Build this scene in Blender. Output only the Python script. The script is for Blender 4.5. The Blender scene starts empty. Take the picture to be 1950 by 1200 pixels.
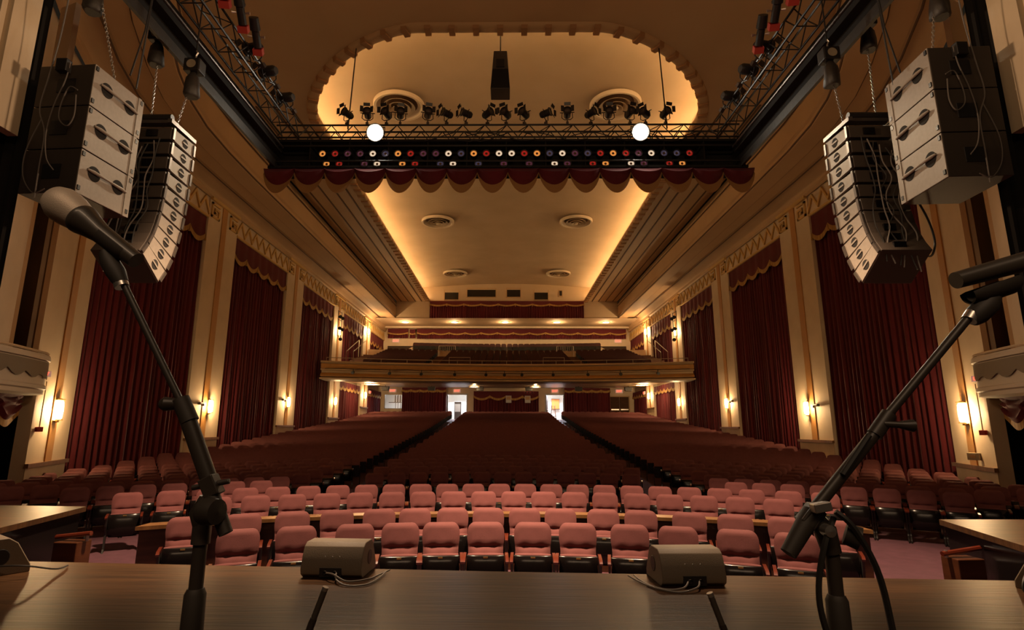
import bpy, math, random
from mathutils import Vector, Matrix
random.seed(7)
pi = math.pi
S = bpy.context.scene
COL = S.collection

# ------------------------------------------------------------------ camera, world, exposure
cd = bpy.data.cameras.new('camera')
cd.sensor_fit = 'HORIZONTAL'; cd.sensor_width = 36.0; cd.lens = 36.0*1057/1950
cd.clip_start = 0.05; cd.clip_end = 300
cam = bpy.data.objects.new('camera', cd); COL.objects.link(cam)
cam.location = (0, 0, 2.2)
cam.rotation_euler = (Matrix.Rotation(math.radians(0.66), 3, 'Z') @ Matrix.Rotation(math.radians(90+11.4), 3, 'X') @ Matrix.Rotation(math.radians(0.2), 3, 'Z')).to_euler()
cd.shift_x = 22/1950
S.camera = cam
w = bpy.data.worlds.new('world'); S.world = w; w.use_nodes = True
w.node_tree.nodes['Background'].inputs[0].default_value = (1.0, 0.72, 0.45, 1)
w.node_tree.nodes['Background'].inputs[1].default_value = 0.012
S.view_settings.view_transform = 'Standard'
S.view_settings.look = 'None'
S.view_settings.gamma = 1
S.view_settings.exposure = 0.0
S.cycles.max_bounces = 6
S.cycles.diffuse_bounces = 4
S.cycles.glossy_bounces = 3
S.cycles.transmission_bounces = 4
S.cycles.sample_clamp_indirect = 4
S.cycles.caustics_reflective = False
S.cycles.caustics_refractive = False
S.cycles.use_denoising = True

WARM = (1.0, 0.64, 0.31)
def lamp(name, kind, loc, power, color=WARM, target=None, **kw):
    l = bpy.data.lights.new(name, kind); l.energy = power; l.color = color
    for k, v in kw.items(): setattr(l, k, v)
    o = bpy.data.objects.new(name, l); COL.objects.link(o); o.location = loc
    if target is not None:
        o.rotation_euler = (Vector(target)-Vector(loc)).to_track_quat('-Z', 'Y').to_euler()
    return o
# stage lighting hung above the proscenium line (lights pit seats and inner sides of the loudspeakers)
STAGE = (1.0, 0.66, 0.40)
for sx in (-1, 1):
    lamp('border_light_beam', 'SPOT', (sx*2.4, 7.6, 9.9), 8000, STAGE, (sx*3.0, 8.9, 1.0), spot_size=math.radians(64), spot_blend=0.5, shadow_soft_size=0.25)
lamp('wing_light_beam_left', 'SPOT', (1.5, 6.6, 7.4), 760, STAGE, (-5.4, 7.4, 5.7), spot_size=math.radians(50), spot_blend=0.6, shadow_soft_size=0.2)
lamp('wing_light_beam_right', 'SPOT', (-1.5, 6.6, 7.4), 760, STAGE, (5.6, 7.4, 5.7), spot_size=math.radians(50), spot_blend=0.6, shadow_soft_size=0.2)
lamp('upstage_work_light', 'AREA', (0, -2.5, 6.0), 85, STAGE, (0, 5, 1.0), shape='RECTANGLE', size=5, size_y=0.6)

lamp('ceiling_bounce_fill', 'AREA', (0, 2.6, 8.6), 170, (1.0, .62, .32), (0, 10, 14), shape='RECTANGLE', size=6, size_y=.5)  # added out-of-view fill standing in for stage light bounced onto the front ceiling

# ------------------------------------------------------------------ materials
def mat(name, base, rough=0.6, metal=0.0, noise=0.0, scale=8.0, base2=None, emit=None, es=0.0, bump=0.0, bscale=None, sheen=0.0, coat=0.0, stretch=None, spec=None):
    m = bpy.data.materials.new(name); m.use_nodes = True
    nt = m.node_tree; b = nt.nodes['Principled BSDF']
    b.inputs['Base Color'].default_value = (*base, 1); b.inputs['Roughness'].default_value = rough
    b.inputs['Metallic'].default_value = metal
    if spec is not None: b.inputs['Specular IOR Level'].default_value = spec
    if sheen: b.inputs['Sheen Weight'].default_value = sheen; b.inputs['Sheen Roughness'].default_value = 0.4; b.inputs['Sheen Tint'].default_value = (*[min(1, c*2.2) for c in base], 1)
    if coat: b.inputs['Coat Weight'].default_value = coat
    if emit: b.inputs['Emission Color'].default_value = (*emit, 1); b.inputs['Emission Strength'].default_value = es
    if noise or bump:
        tc = nt.nodes.new('ShaderNodeTexCoord'); mp = nt.nodes.new('ShaderNodeMapping')
        nt.links.new(tc.outputs['Object'], mp.inputs['Vector'])
        if stretch: mp.inputs['Scale'].default_value = stretch
        n = nt.nodes.new('ShaderNodeTexNoise'); n.inputs['Scale'].default_value = scale; n.inputs['Detail'].default_value = 5
        nt.links.new(mp.outputs[0], n.inputs['Vector'])
        if noise:
            mx = nt.nodes.new('ShaderNodeMix'); mx.data_type = 'RGBA'
            cr = nt.nodes.new('ShaderNodeMapRange'); cr.inputs['From Min'].default_value = 0.5-0.25/max(noise, .05)*.5; cr.inputs['From Max'].default_value = 0.5+0.25/max(noise, .05)*.5
            nt.links.new(n.outputs[0], cr.inputs['Value']); nt.links.new(cr.outputs[0], mx.inputs[0])
            c2 = base2 or [c*0.75 for c in base]
            mx.inputs[6].default_value = (*base, 1); mx.inputs[7].default_value = (*c2, 1)
            nt.links.new(mx.outputs[2], b.inputs['Base Color'])
        if bump:
            n2 = nt.nodes.new('ShaderNodeTexNoise'); n2.inputs['Scale'].default_value = bscale or scale*4
            nt.links.new(mp.outputs[0], n2.inputs['Vector'])
            bp = nt.nodes.new('ShaderNodeBump'); bp.inputs['Strength'].default_value = bump; bp.inputs['Distance'].default_value = 0.01
            nt.links.new(n2.outputs[0], bp.inputs['Height']); nt.links.new(bp.outputs[0], b.inputs['Normal'])
    return m
M = {}
M['cream'] = mat('cream_plaster', (.70, .56, .39), .7, noise=.5, scale=1.5, base2=(.62, .48, .32), bump=.15, bscale=60)
M['cream_low'] = mat('cream_wainscot', (.55, .40, .24), .7, noise=.5, scale=2, base2=(.46, .33, .19))
M['tan'] = mat('tan_dimmed_plaster', (.52, .33, .17), .75, noise=.5, scale=.6, base2=(.46, .285, .14))  # cream plaster darkened to put dim light into the cornice and niche jambs
M['ceil'] = mat('ceiling_plaster', (.60, .44, .28), .8, noise=.6, scale=.5, base2=(.52, .37, .22))
M['soffit'] = mat('dimmed_soffit_plaster', (.52, .34, .18), .65, noise=.5, scale=.5, base2=(.46, .29, .145))  # dim light on the cream ceiling paint put into a browner colour
M['groove'] = mat('brown_groove_shade', (.10, .045, .016), .7)  # dark brown puts the shade of grooves and recesses into the colour
M['gold'] = mat('gold_stripe_paint', (.50, .24, .055), .6, noise=.4, scale=3, base2=(.42, .19, .04))
M['frieze'] = mat('frieze_gold_paint', (.62, .38, .12), .6)
M['fringe'] = mat('gold_fringe', (.48, .27, .07), .8, noise=.8, scale=30, base2=(.25, .13, .03), stretch=(1, 1, .05))
M['drape'] = mat('red_velvet', (.115, .004, .009), .85, noise=.6, scale=1.2, base2=(.07, .0025, .006), stretch=(1, 1, .15))
M['drape_dim'] = mat('red_valance_velvet', (.10, .007, .010), .85, sheen=.08)
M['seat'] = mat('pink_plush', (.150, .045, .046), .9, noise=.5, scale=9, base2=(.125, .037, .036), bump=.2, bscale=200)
M['seat_far'] = mat('maroon_plush', (.10, .03, .028), .9, noise=.3, scale=3)
M['black_gloss'] = mat('black_enamel', (.006, .0045, .0045), .2, spec=.35)
M['black'] = mat('black_metal', (.014, .012, .011), .45)
M['black_matte'] = mat('black_cloth', (.010, .008, .007), .95)
M['black_sheen'] = mat('black_sack_cloth', (.03, .024, .020), .5, bump=.5, bscale=12)
M['arm'] = mat('mahogany_armrest', (.09, .014, .006), .3, coat=.4)
M['brass'] = mat('brass_plate', (.6, .42, .15), .35, metal=.9)
M['carpet'] = mat('plum_carpet', (.105, .038, .056), .95, noise=.6, scale=5, base2=(.075, .027, .04), bump=.3, bscale=120)
M['stage'] = mat('stage_boards', (.070, .032, .011), .40, noise=.9, scale=2.2, base2=(.035, .016, .006), spec=.28, stretch=(.5, 7, 1), bump=.25, bscale=5)
M['wood'] = mat('walnut_wood', (.085, .028, .011), .35, noise=.8, scale=2, base2=(.05, .016, .006), stretch=(1, 1, 6), coat=.2)
M['woodtop'] = mat('oak_rail_cap', (.24, .12, .045), .35, noise=.7, scale=3, base2=(.16, .07, .025), stretch=(1, 6, 1), coat=.3)
M['grey'] = mat('grey_speaker_paint', (.30, .255, .21), .6, noise=.3, scale=20, bump=.1, bscale=150)
M['greydark'] = mat('dark_shaded_speaker_paint', (.055, .040, .030), .6, bump=.1, bscale=120)  # subwoofer and array backs take their shade from this darker copy of grey
M['steel'] = mat('galvanised_steel', (.6, .56, .52), .3, metal=.9)
M['darksteel'] = mat('dark_steel', (.12, .10, .09), .4, metal=.7)
M['monitor'] = mat('taupe_monitor_paint', (.17, .13, .09), .6, bump=.15, bscale=150)
M['cable'] = mat('grey_cable_rubber', (.15, .13, .115), .5)
M['cable_blk'] = mat('black_cable_rubber', (.02, .018, .016), .5)
M['box'] = mat('box_front_paint', (.64, .56, .45), .7)
M['valgrey'] = mat('sage_grey_drape', (.24, .20, .145), .85)
M['glow'] = mat('lit_sconce_glass', (.9, .8, .6), .4, emit=(1.0, .66, .30), es=45)
M['glow_soft'] = mat('lit_ceiling_lens', (.9, .8, .6), .4, emit=(1.0, .70, .36), es=14)
M['glow_hot'] = mat('lit_floodlight_lens', (1, .95, .85), .3, emit=(1.0, .90, .72), es=160)
M['cove'] = mat('lit_cove_tube', (.9, .8, .6), .5, emit=(1.0, .71, .36), es=30)
M['white'] = mat('white_lobby_paint', (.55, .54, .52), .7)
M['exit'] = mat('lit_red_exit_letters', (.8, .05, .03), .5, emit=(1.0, .10, .04), es=2.5)
M['exitface'] = mat('exit_sign_face', (.55, .42, .33), .5, emit=(1, .55, .4), es=.25)
M['dark'] = mat('unlit_opening', (.008, .006, .005), .9)
M['glass'] = mat('dark_booth_glass', (.02, .014, .01), .15)
M['orange'] = mat('orange_paint', (.75, .16, .03), .6)
M['door'] = mat('dark_door_wood', (.05, .022, .009), .7, spec=.2, noise=.7, scale=2, base2=(.08, .03, .012), stretch=(1, 1, 5))
M['metal_rail'] = mat('pale_rail_paint', (.42, .34, .24), .4, metal=.3)
M['mesh_grille'] = mat('mic_mesh_grille', (.62, .52, .42), .5, metal=.25, bump=.12, bscale=900)
M['mic_body'] = mat('mic_body_enamel', (.055, .045, .036), .38, coat=.2)
M['standmetal'] = mat('stand_black_enamel', (.035, .027, .021), .42)
M['rubber'] = mat('stand_grip_rubber', (.030, .024, .019), .6)
M['dark_brown'] = mat('dark_brown_flat', (.03, .015, .007), .8)  # plain dark brown for the stair exits and roof slab
def gel(n, c, e): return mat(n, c, .25, emit=c, es=e)  # weak emission stands in for light caught by the par lenses
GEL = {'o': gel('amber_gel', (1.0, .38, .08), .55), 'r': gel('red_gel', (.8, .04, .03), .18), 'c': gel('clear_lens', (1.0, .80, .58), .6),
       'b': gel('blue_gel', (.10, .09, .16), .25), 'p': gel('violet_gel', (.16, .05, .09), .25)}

# ------------------------------------------------------------------ mesh helpers
class MB:
    def __init__(s): s.v = []; s.f = []; s.m = []
    def add(s, vs, fs, mi=0):
        o = len(s.v); s.v += [tuple(v) for v in vs]
        for f in fs: s.f.append(tuple(i+o for i in f)); s.m.append(mi)
        return s
    def box(s, x0, x1, y0, y1, z0, z1, mi=0, M4=None):
        vs = [(x, y, z) for z in (z0, z1) for y in (y0, y1) for x in (x0, x1)]
        if M4 is not None: vs = [M4 @ Vector(v) for v in vs]
        return s.add(vs, [(0, 2, 3, 1), (4, 5, 7, 6), (0, 1, 5, 4), (2, 6, 7, 3), (0, 4, 6, 2), (1, 3, 7, 5)], mi)
    def tube(s, pts, r, n=8, mi=0, caps=True):
        pts = [Vector(p) for p in pts]; rr = r if isinstance(r, (list, tuple)) else [r]*len(pts)
        rings = []; prev = None
        for i, p in enumerate(pts):
            a = pts[max(0, i-1)]; b = pts[min(len(pts)-1, i+1)]; d = (b-a)
            if d.length < 1e-9: d = Vector((0, 0, 1))
            d.normalize()
            if prev is None:
                up = Vector((0, 0, 1)) if abs(d.z) < .9 else Vector((1, 0, 0)); x = d.cross(up).normalized()
            else:
                x = prev-d*prev.dot(d)
                x = x.normalized() if x.length > 1e-6 else d.orthogonal().normalized()
            prev = x; y = d.cross(x)
            rings.append([p+(x*math.cos(2*pi*k/n)+y*math.sin(2*pi*k/n))*rr[i] for k in range(n)])
        vs = [v for rg in rings for v in rg]; fs = []
        for i in range(len(rings)-1):
            for k in range(n):
                a = i*n+k; b = i*n+(k+1) % n; fs.append((a, b, b+n, a+n))
        if caps: fs.append(tuple(range(n-1, -1, -1))); fs.append(tuple((len(rings)-1)*n+k for k in range(n)))
        return s.add(vs, fs, mi)
    def prism(s, poly, axis, a, b, mi=0, M4=None):
        """poly: 2-D outline; extruded along axis from a to b"""
        def mk(p, t):
            v = {'X': (t, p[0], p[1]), 'Y': (p[0], t, p[1]), 'Z': (p[0], p[1], t)}[axis]
            return (M4 @ Vector(v)) if M4 is not None else v
        n = len(poly)
        return s.add([mk(p, a) for p in poly]+[mk(p, b) for p in poly], [tuple(range(n-1, -1, -1)), tuple(range(n, 2*n))]+[(i, (i+1) % n, (i+1) % n+n, i+n) for i in range(n)], mi)
    def grid(s, rows, mi=0, close=False):
        n = len(rows[0]); vs = [v for r in rows for v in r]; fs = []
        for i in range(len(rows)-1):
            for k in range(n if close else n-1):
                a = i*n+k; b = i*n+(k+1) % n; fs.append((a, b, b+n, a+n))
        return s.add(vs, fs, mi)
    def lathe(s, prof, c, ax=(0, 0, 1), n=24, mi=0):
        """prof: [(r, h)] along ax from c"""
        ax = Vector(ax).normalized(); x = ax.orthogonal().normalized(); y = ax.cross(x); c = Vector(c)
        return s.grid([[c+ax*h+(x*math.cos(2*pi*k/n)+y*math.sin(2*pi*k/n))*max(r, 1e-4) for k in range(n)] for r, h in prof], mi, True)
    def mesh(s, name, mats, smooth=False):
        me = bpy.data.meshes.new(name); me.from_pydata(s.v, [], s.f)
        for m in (mats if isinstance(mats, (list, tuple)) else [mats]): me.materials.append(m)
        if len(me.materials) > 1: me.polygons.foreach_set('material_index', s.m)
        if smooth:
            me.polygons.foreach_set('use_smooth', [True]*len(me.polygons))
            try: me.set_sharp_from_angle(angle=math.radians(smooth if smooth > 1 else 40))
            except Exception: pass
        me.update(); return me
    def obj(s, name, mats, parent=None, smooth=False, bevel=0):
        o = bpy.data.objects.new(name, s.mesh(name, mats, smooth)); COL.objects.link(o)
        if parent is not None: o.parent = parent
        if bevel:
            b = o.modifiers.new('bevel', 'BEVEL'); b.width = bevel; b.segments = 2; b.limit_method = 'ANGLE'
        return o
def tag(o, label=None, cat=None, group=None, kind=None):
    if label: o['label'] = label
    if cat: o['category'] = cat
    if group: o['group'] = group
    if kind: o['kind'] = kind
    return o
def thing(name, label, cat, loc=(0, 0, 0), rz=0, group=None):
    o = bpy.data.objects.new(name, None); COL.objects.link(o); o.empty_display_size = .1
    o.location = loc; o.rotation_euler = (0, 0, rz); return tag(o, label, cat, group)
def copy_tree(o, parent=None):
    c = o.copy(); COL.objects.link(c)
    if parent is not None: c.parent = parent
    for ch in o.children: copy_tree(ch, c)
    return c
ORD = 'first second third fourth fifth sixth seventh eighth ninth tenth eleventh twelfth thirteenth fourteenth fifteenth sixteenth seventeenth eighteenth nineteenth twentieth'.split()
def ordn(i):
    if i < 20: return ORD[i]
    if i < 29: return 'twenty-'+ORD[i-20]
    return 'thirtieth' if i == 29 else 'thirty-'+ORD[i-30]
def lerp(tab, x):
    if x <= tab[0][0]: return tab[0][1]
    for (a, fa), (b, fb) in zip(tab, tab[1:]):
        if x <= b: return fa+(fb-fa)*(x-a)/(b-a)
    return tab[-1][1]
FL = [(0, 0), (15, 0), (17, .06), (24, .5), (32, 1.05), (40.5, 1.65), (49.5, 2.45), (56.4, 2.93)]
def fz(y): return lerp(FL, y)
SIDES = ((-1, 'left'), (1, 'right'))

# ================================================================== SETTING
REAR = 56.4
b = MB()
ys = [3, 8, 12, 15, 17]+[17+i*1.5 for i in range(1, 27)]+[REAR+3.2]
b.grid([[(-15, y, fz(y)), (15, y, fz(y))] for y in ys])
tag(b.obj('floor', M['carpet']), 'plum carpeted auditorium floor rising toward the rear doors', 'floor', kind='structure')
# stage deck with slightly skewed front edge
b = MB()
edge = [(-5.9, 5.33), (-4.4, 5.29), (0, 5.03), (4.3, 4.84), (5.6, 4.78)]
poly = [(-9, -6), (9, -6), (9, 4.7)]+edge[::-1]+[(-9, 5.3)]
b.prism(poly, 'Z', 0.86, 1.0, 0)
b.prism([(p[0], p[1]-.12) for p in poly], 'Z', 0.0, 0.86, 1)
tag(b.obj('stage_floor', [M['stage'], M['black_matte']]), 'dark brown painted wooden stage deck in the foreground', 'stage', kind='structure')

# side walls behind the curtains
PIL = [(22.05, 24.55), (30.75, 33.3), (39.6, 42.0), (48.1, 50.6)]
BAYS = [(16.2, 22.05), (24.55, 30.75), (33.3, 39.6), (42.0, 48.1), (50.6, REAR)]
for s, side in SIDES:
    b = MB()
    b.box(*sorted((s*12.95, s*13.2)), 16.5, REAR+.3, -0.1, 12.4)
    tag(b.obj('wall_'+side, M['cream_low']), side+' auditorium side wall behind the red curtains', 'wall', kind='structure')
# capital block and pilaster builder (local frame: along +Y width, face at x=0 looking to +X*(-s))
def greek_block(b, frame, a0, a1, z0, z1, mi):
    """square key ornament made of raised bars in the pilaster plane"""
    t = (a1-a0)*.14
    def r(u0, u1, w0, w1): b.add(*frame(a0+(a1-a0)*u0, a0+(a1-a0)*u1, z0+(z1-z0)*w0, z0+(z1-z0)*w1), mi)
    r(0, 1, .86, 1); r(0, 1, 0, .14); r(0, .14, 0, 1); r(.86, 1, 0, .7); r(.36, .86, .56, .7); r(.36, .5, .3, .6); r(.36, .66, .28, .42)
def wall_frame(p0, p1, inward, depth):
    """returns f(a0,a1,z0,z1) -> box verts/faces raised from the line p0-p1"""
    p0 = Vector((*p0, 0)); p1 = Vector((*p1, 0)); d = (p1-p0).normalized(); n = Vector((*inward, 0)).normalized()
    def f(a0, a1, z0, z1, dep=depth, base=-.02):
        vs = []
        for z in (z0, z1):
            for q in (base, dep):
                for a in (a0, a1):
                    v = p0+d*a+n*q; vs.append((v.x, v.y, z))
        return vs, [(0, 2, 3, 1), (4, 5, 7, 6), (0, 1, 5, 4), (2, 6, 7, 3), (0, 4, 6, 2), (1, 3, 7, 5)]
    return f
trim_n = [0]
def pilaster(p0, p1, inward, z0, capz, ztop, side, which, back=.45, blocks=True):
    trim_n[0] += 1
    L = (Vector(p1)-Vector(p0)).length; f = wall_frame(p0, p1, inward, 0)
    b = MB(); b.add(*f(0, L, z0, ztop, 0, -back), 0)
    o = b.obj('trim_%d' % trim_n[0], [M['cream']]); tag(o, 'cream plaster pilaster with gold stripe, %s wall, %s' % (side, which), 'pilaster', kind='structure')
    b = MB(); b.add(*f(0, L, z0, capz-.04, .02, 0), 0); b.obj('wainscot_panel', M['cream_low'], o)
    b = MB(); b.add(*f(-.05, L+.05, capz-.05, capz+.05, .09, 0), 0); b.obj('wainscot_cap', M['woodtop'], o)
    b = MB(); b.add(*f(L*.5-.2, L*.5+.2, capz+.05, ztop, .035, 0), 0); b.obj('gold_stripe', M['gold'], o)
    b = MB()
    if blocks:
        greek_block(b, lambda a, c, z, w: f(a, c, z, w, .06, 0), .12, .78, 10.95, 11.6, 0)
        greek_block(b, lambda a, c, z, w: f(a, c, z, w, .06, 0), L-.78, L-.12, 10.95, 11.6, 0)
    b.add(*f(0, L, 11.68, 11.8, .12, 0), 0)
    b.obj('capital_ornament', M['frieze'], o)
    return o
for s, side in SIDES:
    for i, (y0, y1) in enumerate(PIL):
        cap = [1.68, 2.2, 2.78, 3.83][i]
        pilaster((s*12.6, y0), (s*12.6, y1), (-s, 0), fz(y0)-.1, cap, 11.8, side, ['second from the stage', 'third from the stage', 'passing the balcony front', 'nearest the rear wall'][i])
    pilaster((s*11.75, 13.87), (s*12.6, 16.2), (-s*.94, .34), 0, 1.22, 11.8, side, 'angled, nearest the stage', back=.3)
    # frieze with zigzag above each curtain bay
    for i, (y0, y1) in enumerate(BAYS):
        trim_n[0] += 1
        b = MB(); b.box(*sorted((s*12.65, s*12.95)), y0, y1, 10.85, 11.8)
        o = b.obj('trim_%d' % trim_n[0], M['cream']); tag(o, 'cream frieze with gold zigzag above a red curtain on the %s wall, %s bay from the stage' % (side, ORD[i]), 'frieze', kind='structure')
        b = MB(); n = int((y1-y0)/.72); d = (y1-y0)/n
        for k in range(n):
            ya = y0+k*d
            for q in range(2):
                a, c = (ya+q*d/2, ya+(q+1)*d/2); za, zc = (10.98, 11.55) if q == 0 else (11.55, 10.98)
                x0, x1 = s*12.65, s*12.58
                vs = [(x0, a, za), (x0, c, zc), (x0, c, zc+.16), (x0, a, za+.16), (x1, a, za), (x1, c, zc), (x1, c, zc+.16), (x1, a, za+.16)]
                b.add(vs, [(4, 5, 6, 7), (0, 3, 2, 1), (0, 1, 5, 4), (2, 3, 7, 6), (1, 2, 6, 5), (3, 0, 4, 7)])
        b.box(*sorted((s*12.57, s*12.66)), y0, y1, 10.85, 10.93)
        b.obj('zigzag_moulding', M['frieze'], o)
    # splay wall with niche above the box and dark passage below
    trim_n[0] += 1
    A1, A2, A3, A4 = (s*11.62, 13.55), (s*11.05, 12.08), (s*9.6, 9.1), (s*8.5, 7.5)
    def slab(b, p, q, z0, z1, t=.25, mi=0):
        p = Vector((*p, 0)); q = Vector((*q, 0)); d = (q-p).normalized(); n = Vector((s*abs(d.y), s*0, 0)) if False else Vector((-d.y, d.x, 0))
        if n.x*s < 0: n = -n
        vs = []
        for z in (z0, z1):
            for k in (0, t):
                for e in (p, q): vs.append((e.x+n.x*k, e.y+n.y*k, z))
        b.add(vs, [(0, 2, 3, 1), (4, 5, 7, 6), (0, 1, 5, 4), (2, 6, 7, 3), (0, 4, 6, 2), (1, 3, 7, 5)], mi)
    b = MB()
    slab(b, (s*11.75, 13.87), A1, 3.0, 11.8)
    slab(b, A2, A3, 0, 11.8); slab(b, A3, A4, 0, 11.8)
    slab(b, A1, A2, 10.2, 11.8)
    slab(b, A1, (s*12.7, 14.15), 3.0, 10.2, .12, 1)            # far jamb of the niche
    slab(b, A2, (s*12.1, 12.0), 3.0, 10.2, .12, 1)
    slab(b, (s*13.6, 14.5), (s*13.6, 11.3), 0, 10.2, .1, 2)    # dark interior
    b.box(*sorted((s*12.15, s*13.6)), 14.25, 14.4, 0, 10.2, 2)
    b.box(*sorted((s*11.5, s*13.6)), 11.4, 11.5, 0, 10.2, 2)
    b.prism([(s*11.62, 13.55), (s*13.5, 14.3), (s*13.5, 11.5), (s*11.05, 12.08)], 'Z', 2.95, 3.05, 1)
    tag(b.obj('wall_splay_'+side, [M['cream'], M['tan'], M['dark']]), 'angled cream wall with tall niche beside the %s box' % side, 'wall', kind='structure')
    # cream strip and proscenium column
    trim_n[0] += 1
    b = MB(); slab(b, (s*7.95, 8.95), (s*8.35, 9.1), 7.5, 9.9, .1)  # added slab shaped like the lit strip of the splay wall
    o = b.obj('trim_%d' % trim_n[0], M['cream']); tag(o, 'pale wall strip behind the %s subwoofers' % side, 'trim', kind='structure')
    trim_n[0] += 1
    b = MB()
    zb = 6.0; OC = .50 if s < 0 else .57  # column ends where stage light cuts off; shaded lower length left out
    for (x0, x1, y0, z) in [(xq+OC, yq+OC, y_, z_) for xq, yq, y_, z_ in [(6.06, 6.14, 6.5, zb), (6.14, 6.20, 6.42, zb+.0), (6.20, 6.32, 6.5, zb+.12), (6.32, 6.38, 6.4, zb+.12), (6.38, 6.62, 6.46, zb+.3), (6.62, 6.7, 6.38, zb+.3), (6.7, 8.2, 6.44, zb+.3)]]:
        b.box(*sorted((s*x0, s*x1)), y0-.15, 6.75, z, 14)
    o = b.obj('trim_%d' % trim_n[0], M['cream'], smooth=False); tag(o, 'cream ribbed proscenium column at the %s edge of the stage opening' % side, 'proscenium', kind='structure')
    # black masking leg beyond the column
    b = MB(); rows = []
    for z in (1.0, 14):
        rows.append([(s*(6.60-.09*(s > 0)+k*.045), 6.95+.05*math.sin(k*1.9), z) for k in range(30)])
    b.grid(rows)
    o = b.obj('masking_curtain', M['black_matte'], smooth=True); tag(o, 'black masking drape hanging behind the %s proscenium column' % side, 'curtain')

# ------------------------------------------------------------------ ceiling
def coffer(off=0.0, n=14):
    """closed outline of the coffer opening, enlarged by off"""
    a, bb, cx, cy, hw = 4.6+off, 5.0+off, 2.65, 19.6, 7.25+off
    pts = []
    for k in range(n+1):
        t = pi/2*k/n; e = 2/1.62
        x = cx+a*math.sin(t)**e; y = cy-bb*math.cos(t)**e
        pts.append((x, y))
    right = pts+[(hw, 30), (hw, 40), (hw, 51)]
    left = [(-x, y) for x, y in right][::-1]
    return left+right          # from back-left, round the front, to back-right
ins = coffer(); b = MB()
def outer(p, q):
    # matching point on the outer rectangle
    x, y = p
    if y >= 19.6: return (math.copysign(10.4, x), y)
    ang = math.atan2(abs(x)-2.65 if abs(x) > 2.65 else 0, 19.6-y)
    if abs(x) <= 2.66: return (x, 4.0)
    t = ang/(pi/2)
    return (math.copysign(2.65+(10.4-2.65)*min(1, t*2), x), 4.0 if t < .5 else 4.0+(19.6-4.0)*(t*2-1))
b.grid([[(x, y, 13.8) for x, y in ins], [(*outer(p, 0), 13.8) for p in ins]])
b.grid([[(x, y, 13.8) for x, y in ins], [(x, y, 14.0) for x, y in coffer(.05)], [(x, y, 14.0) for x, y in coffer(.35)]])
o = b.obj('ceiling', M['soffit']); tag(o, 'brown plaster ceiling soffit around the long recessed coffer', 'ceiling', kind='structure')
ceiling = o
b = MB()
ro = coffer(1.0); rr = coffer(.35)
b.grid([[(x, y, 14.0) for x, y in rr], [(x, y, 13.95) for x, y in ro], [(x, y, 14.7) for x, y in ro], [(x*.96, y+.3 if y < 19 else y, 15.1) for x, y in ro]])
top = [(x*.96, y+.3 if y < 19 else y, 15.1) for x, y in ro]
half = len(top)//2; rows = []
for k in range(half):
    l, r = top[k], top[-1-k]
    rows.append([(l[0]+(r[0]-l[0])*t/12, l[1], 15.1+.35*math.sin(pi*t/12)) for t in range(13)])
b.grid(rows)
b.obj('coffer_vault', M['ceil'], ceiling, smooth=30)
# lit cove tube hidden behind the lip
b = MB(); b.tube([(x, y, 14.1) for x, y in coffer(.62)], .045, 6)
b.obj('cove_tube', M['cove'], ceiling)
# bracket moulding round the lip
b = MB(); path = coffer(.0, 40)
dense = []
for (x0, y0), (x1, y1) in zip(path, path[1:]):
    L = math.hypot(x1-x0, y1-y0); k = max(1, int(L/.1))
    for i in range(k): dense.append((x0+(x1-x0)*i/k, y0+(y1-y0)*i/k))
acc = 0; last = dense[0]
for i in range(1, len(dense)-1):
    acc += math.dist(dense[i], last); last = dense[i]
    if acc > .62:
        acc = 0; t = Vector((dense[i+1][0]-dense[i-1][0], dense[i+1][1]-dense[i-1][1], 0)).normalized(); nn = Vector((t.y, -t.x, 0))
        c = Vector((*dense[i], 13.8)); ww = .09
        vs = []
        for z, q0, q1 in ((-.155, 0.0, .34), (.0, -.02, .38)):
            for q in (q0, q1):
                for a in (-ww, ww): v = c+t*a+nn*q; vs.append((v.x, v.y, 13.8+z))
        b.add(vs, [(0, 2, 3, 1), (4, 5, 7, 6), (0, 1, 5, 4), (2, 6, 7, 3), (0, 4, 6, 2), (1, 3, 7, 5)])
b.obj('bracket_moulding', mat('bracket_paint', (.36, .18, .075), .7), ceiling)
b = MB(); rows = []
for q, z in ((0, 13.80), (.02, 13.74), (.08, 13.71), (.3, 13.71), (.38, 13.75), (.40, 13.8)):
    rows.append([(x, y, z) for x, y in coffer(q, 24)])
b.grid(rows); b.obj('lip_moulding', M['tan'], ceiling, smooth=50)
# grooves along the soffit
b = MB()
for s in (-1, 1):
    for gx in (8.02, 8.62, 9.28, 9.95):
        b.box(s*gx-.035, s*gx+.035, 18.5, 51, 13.77, 13.83, 0)  # dark ribs drawn for the shaded reveals
b.obj('soffit_groove', M['groove'], ceiling)
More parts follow.
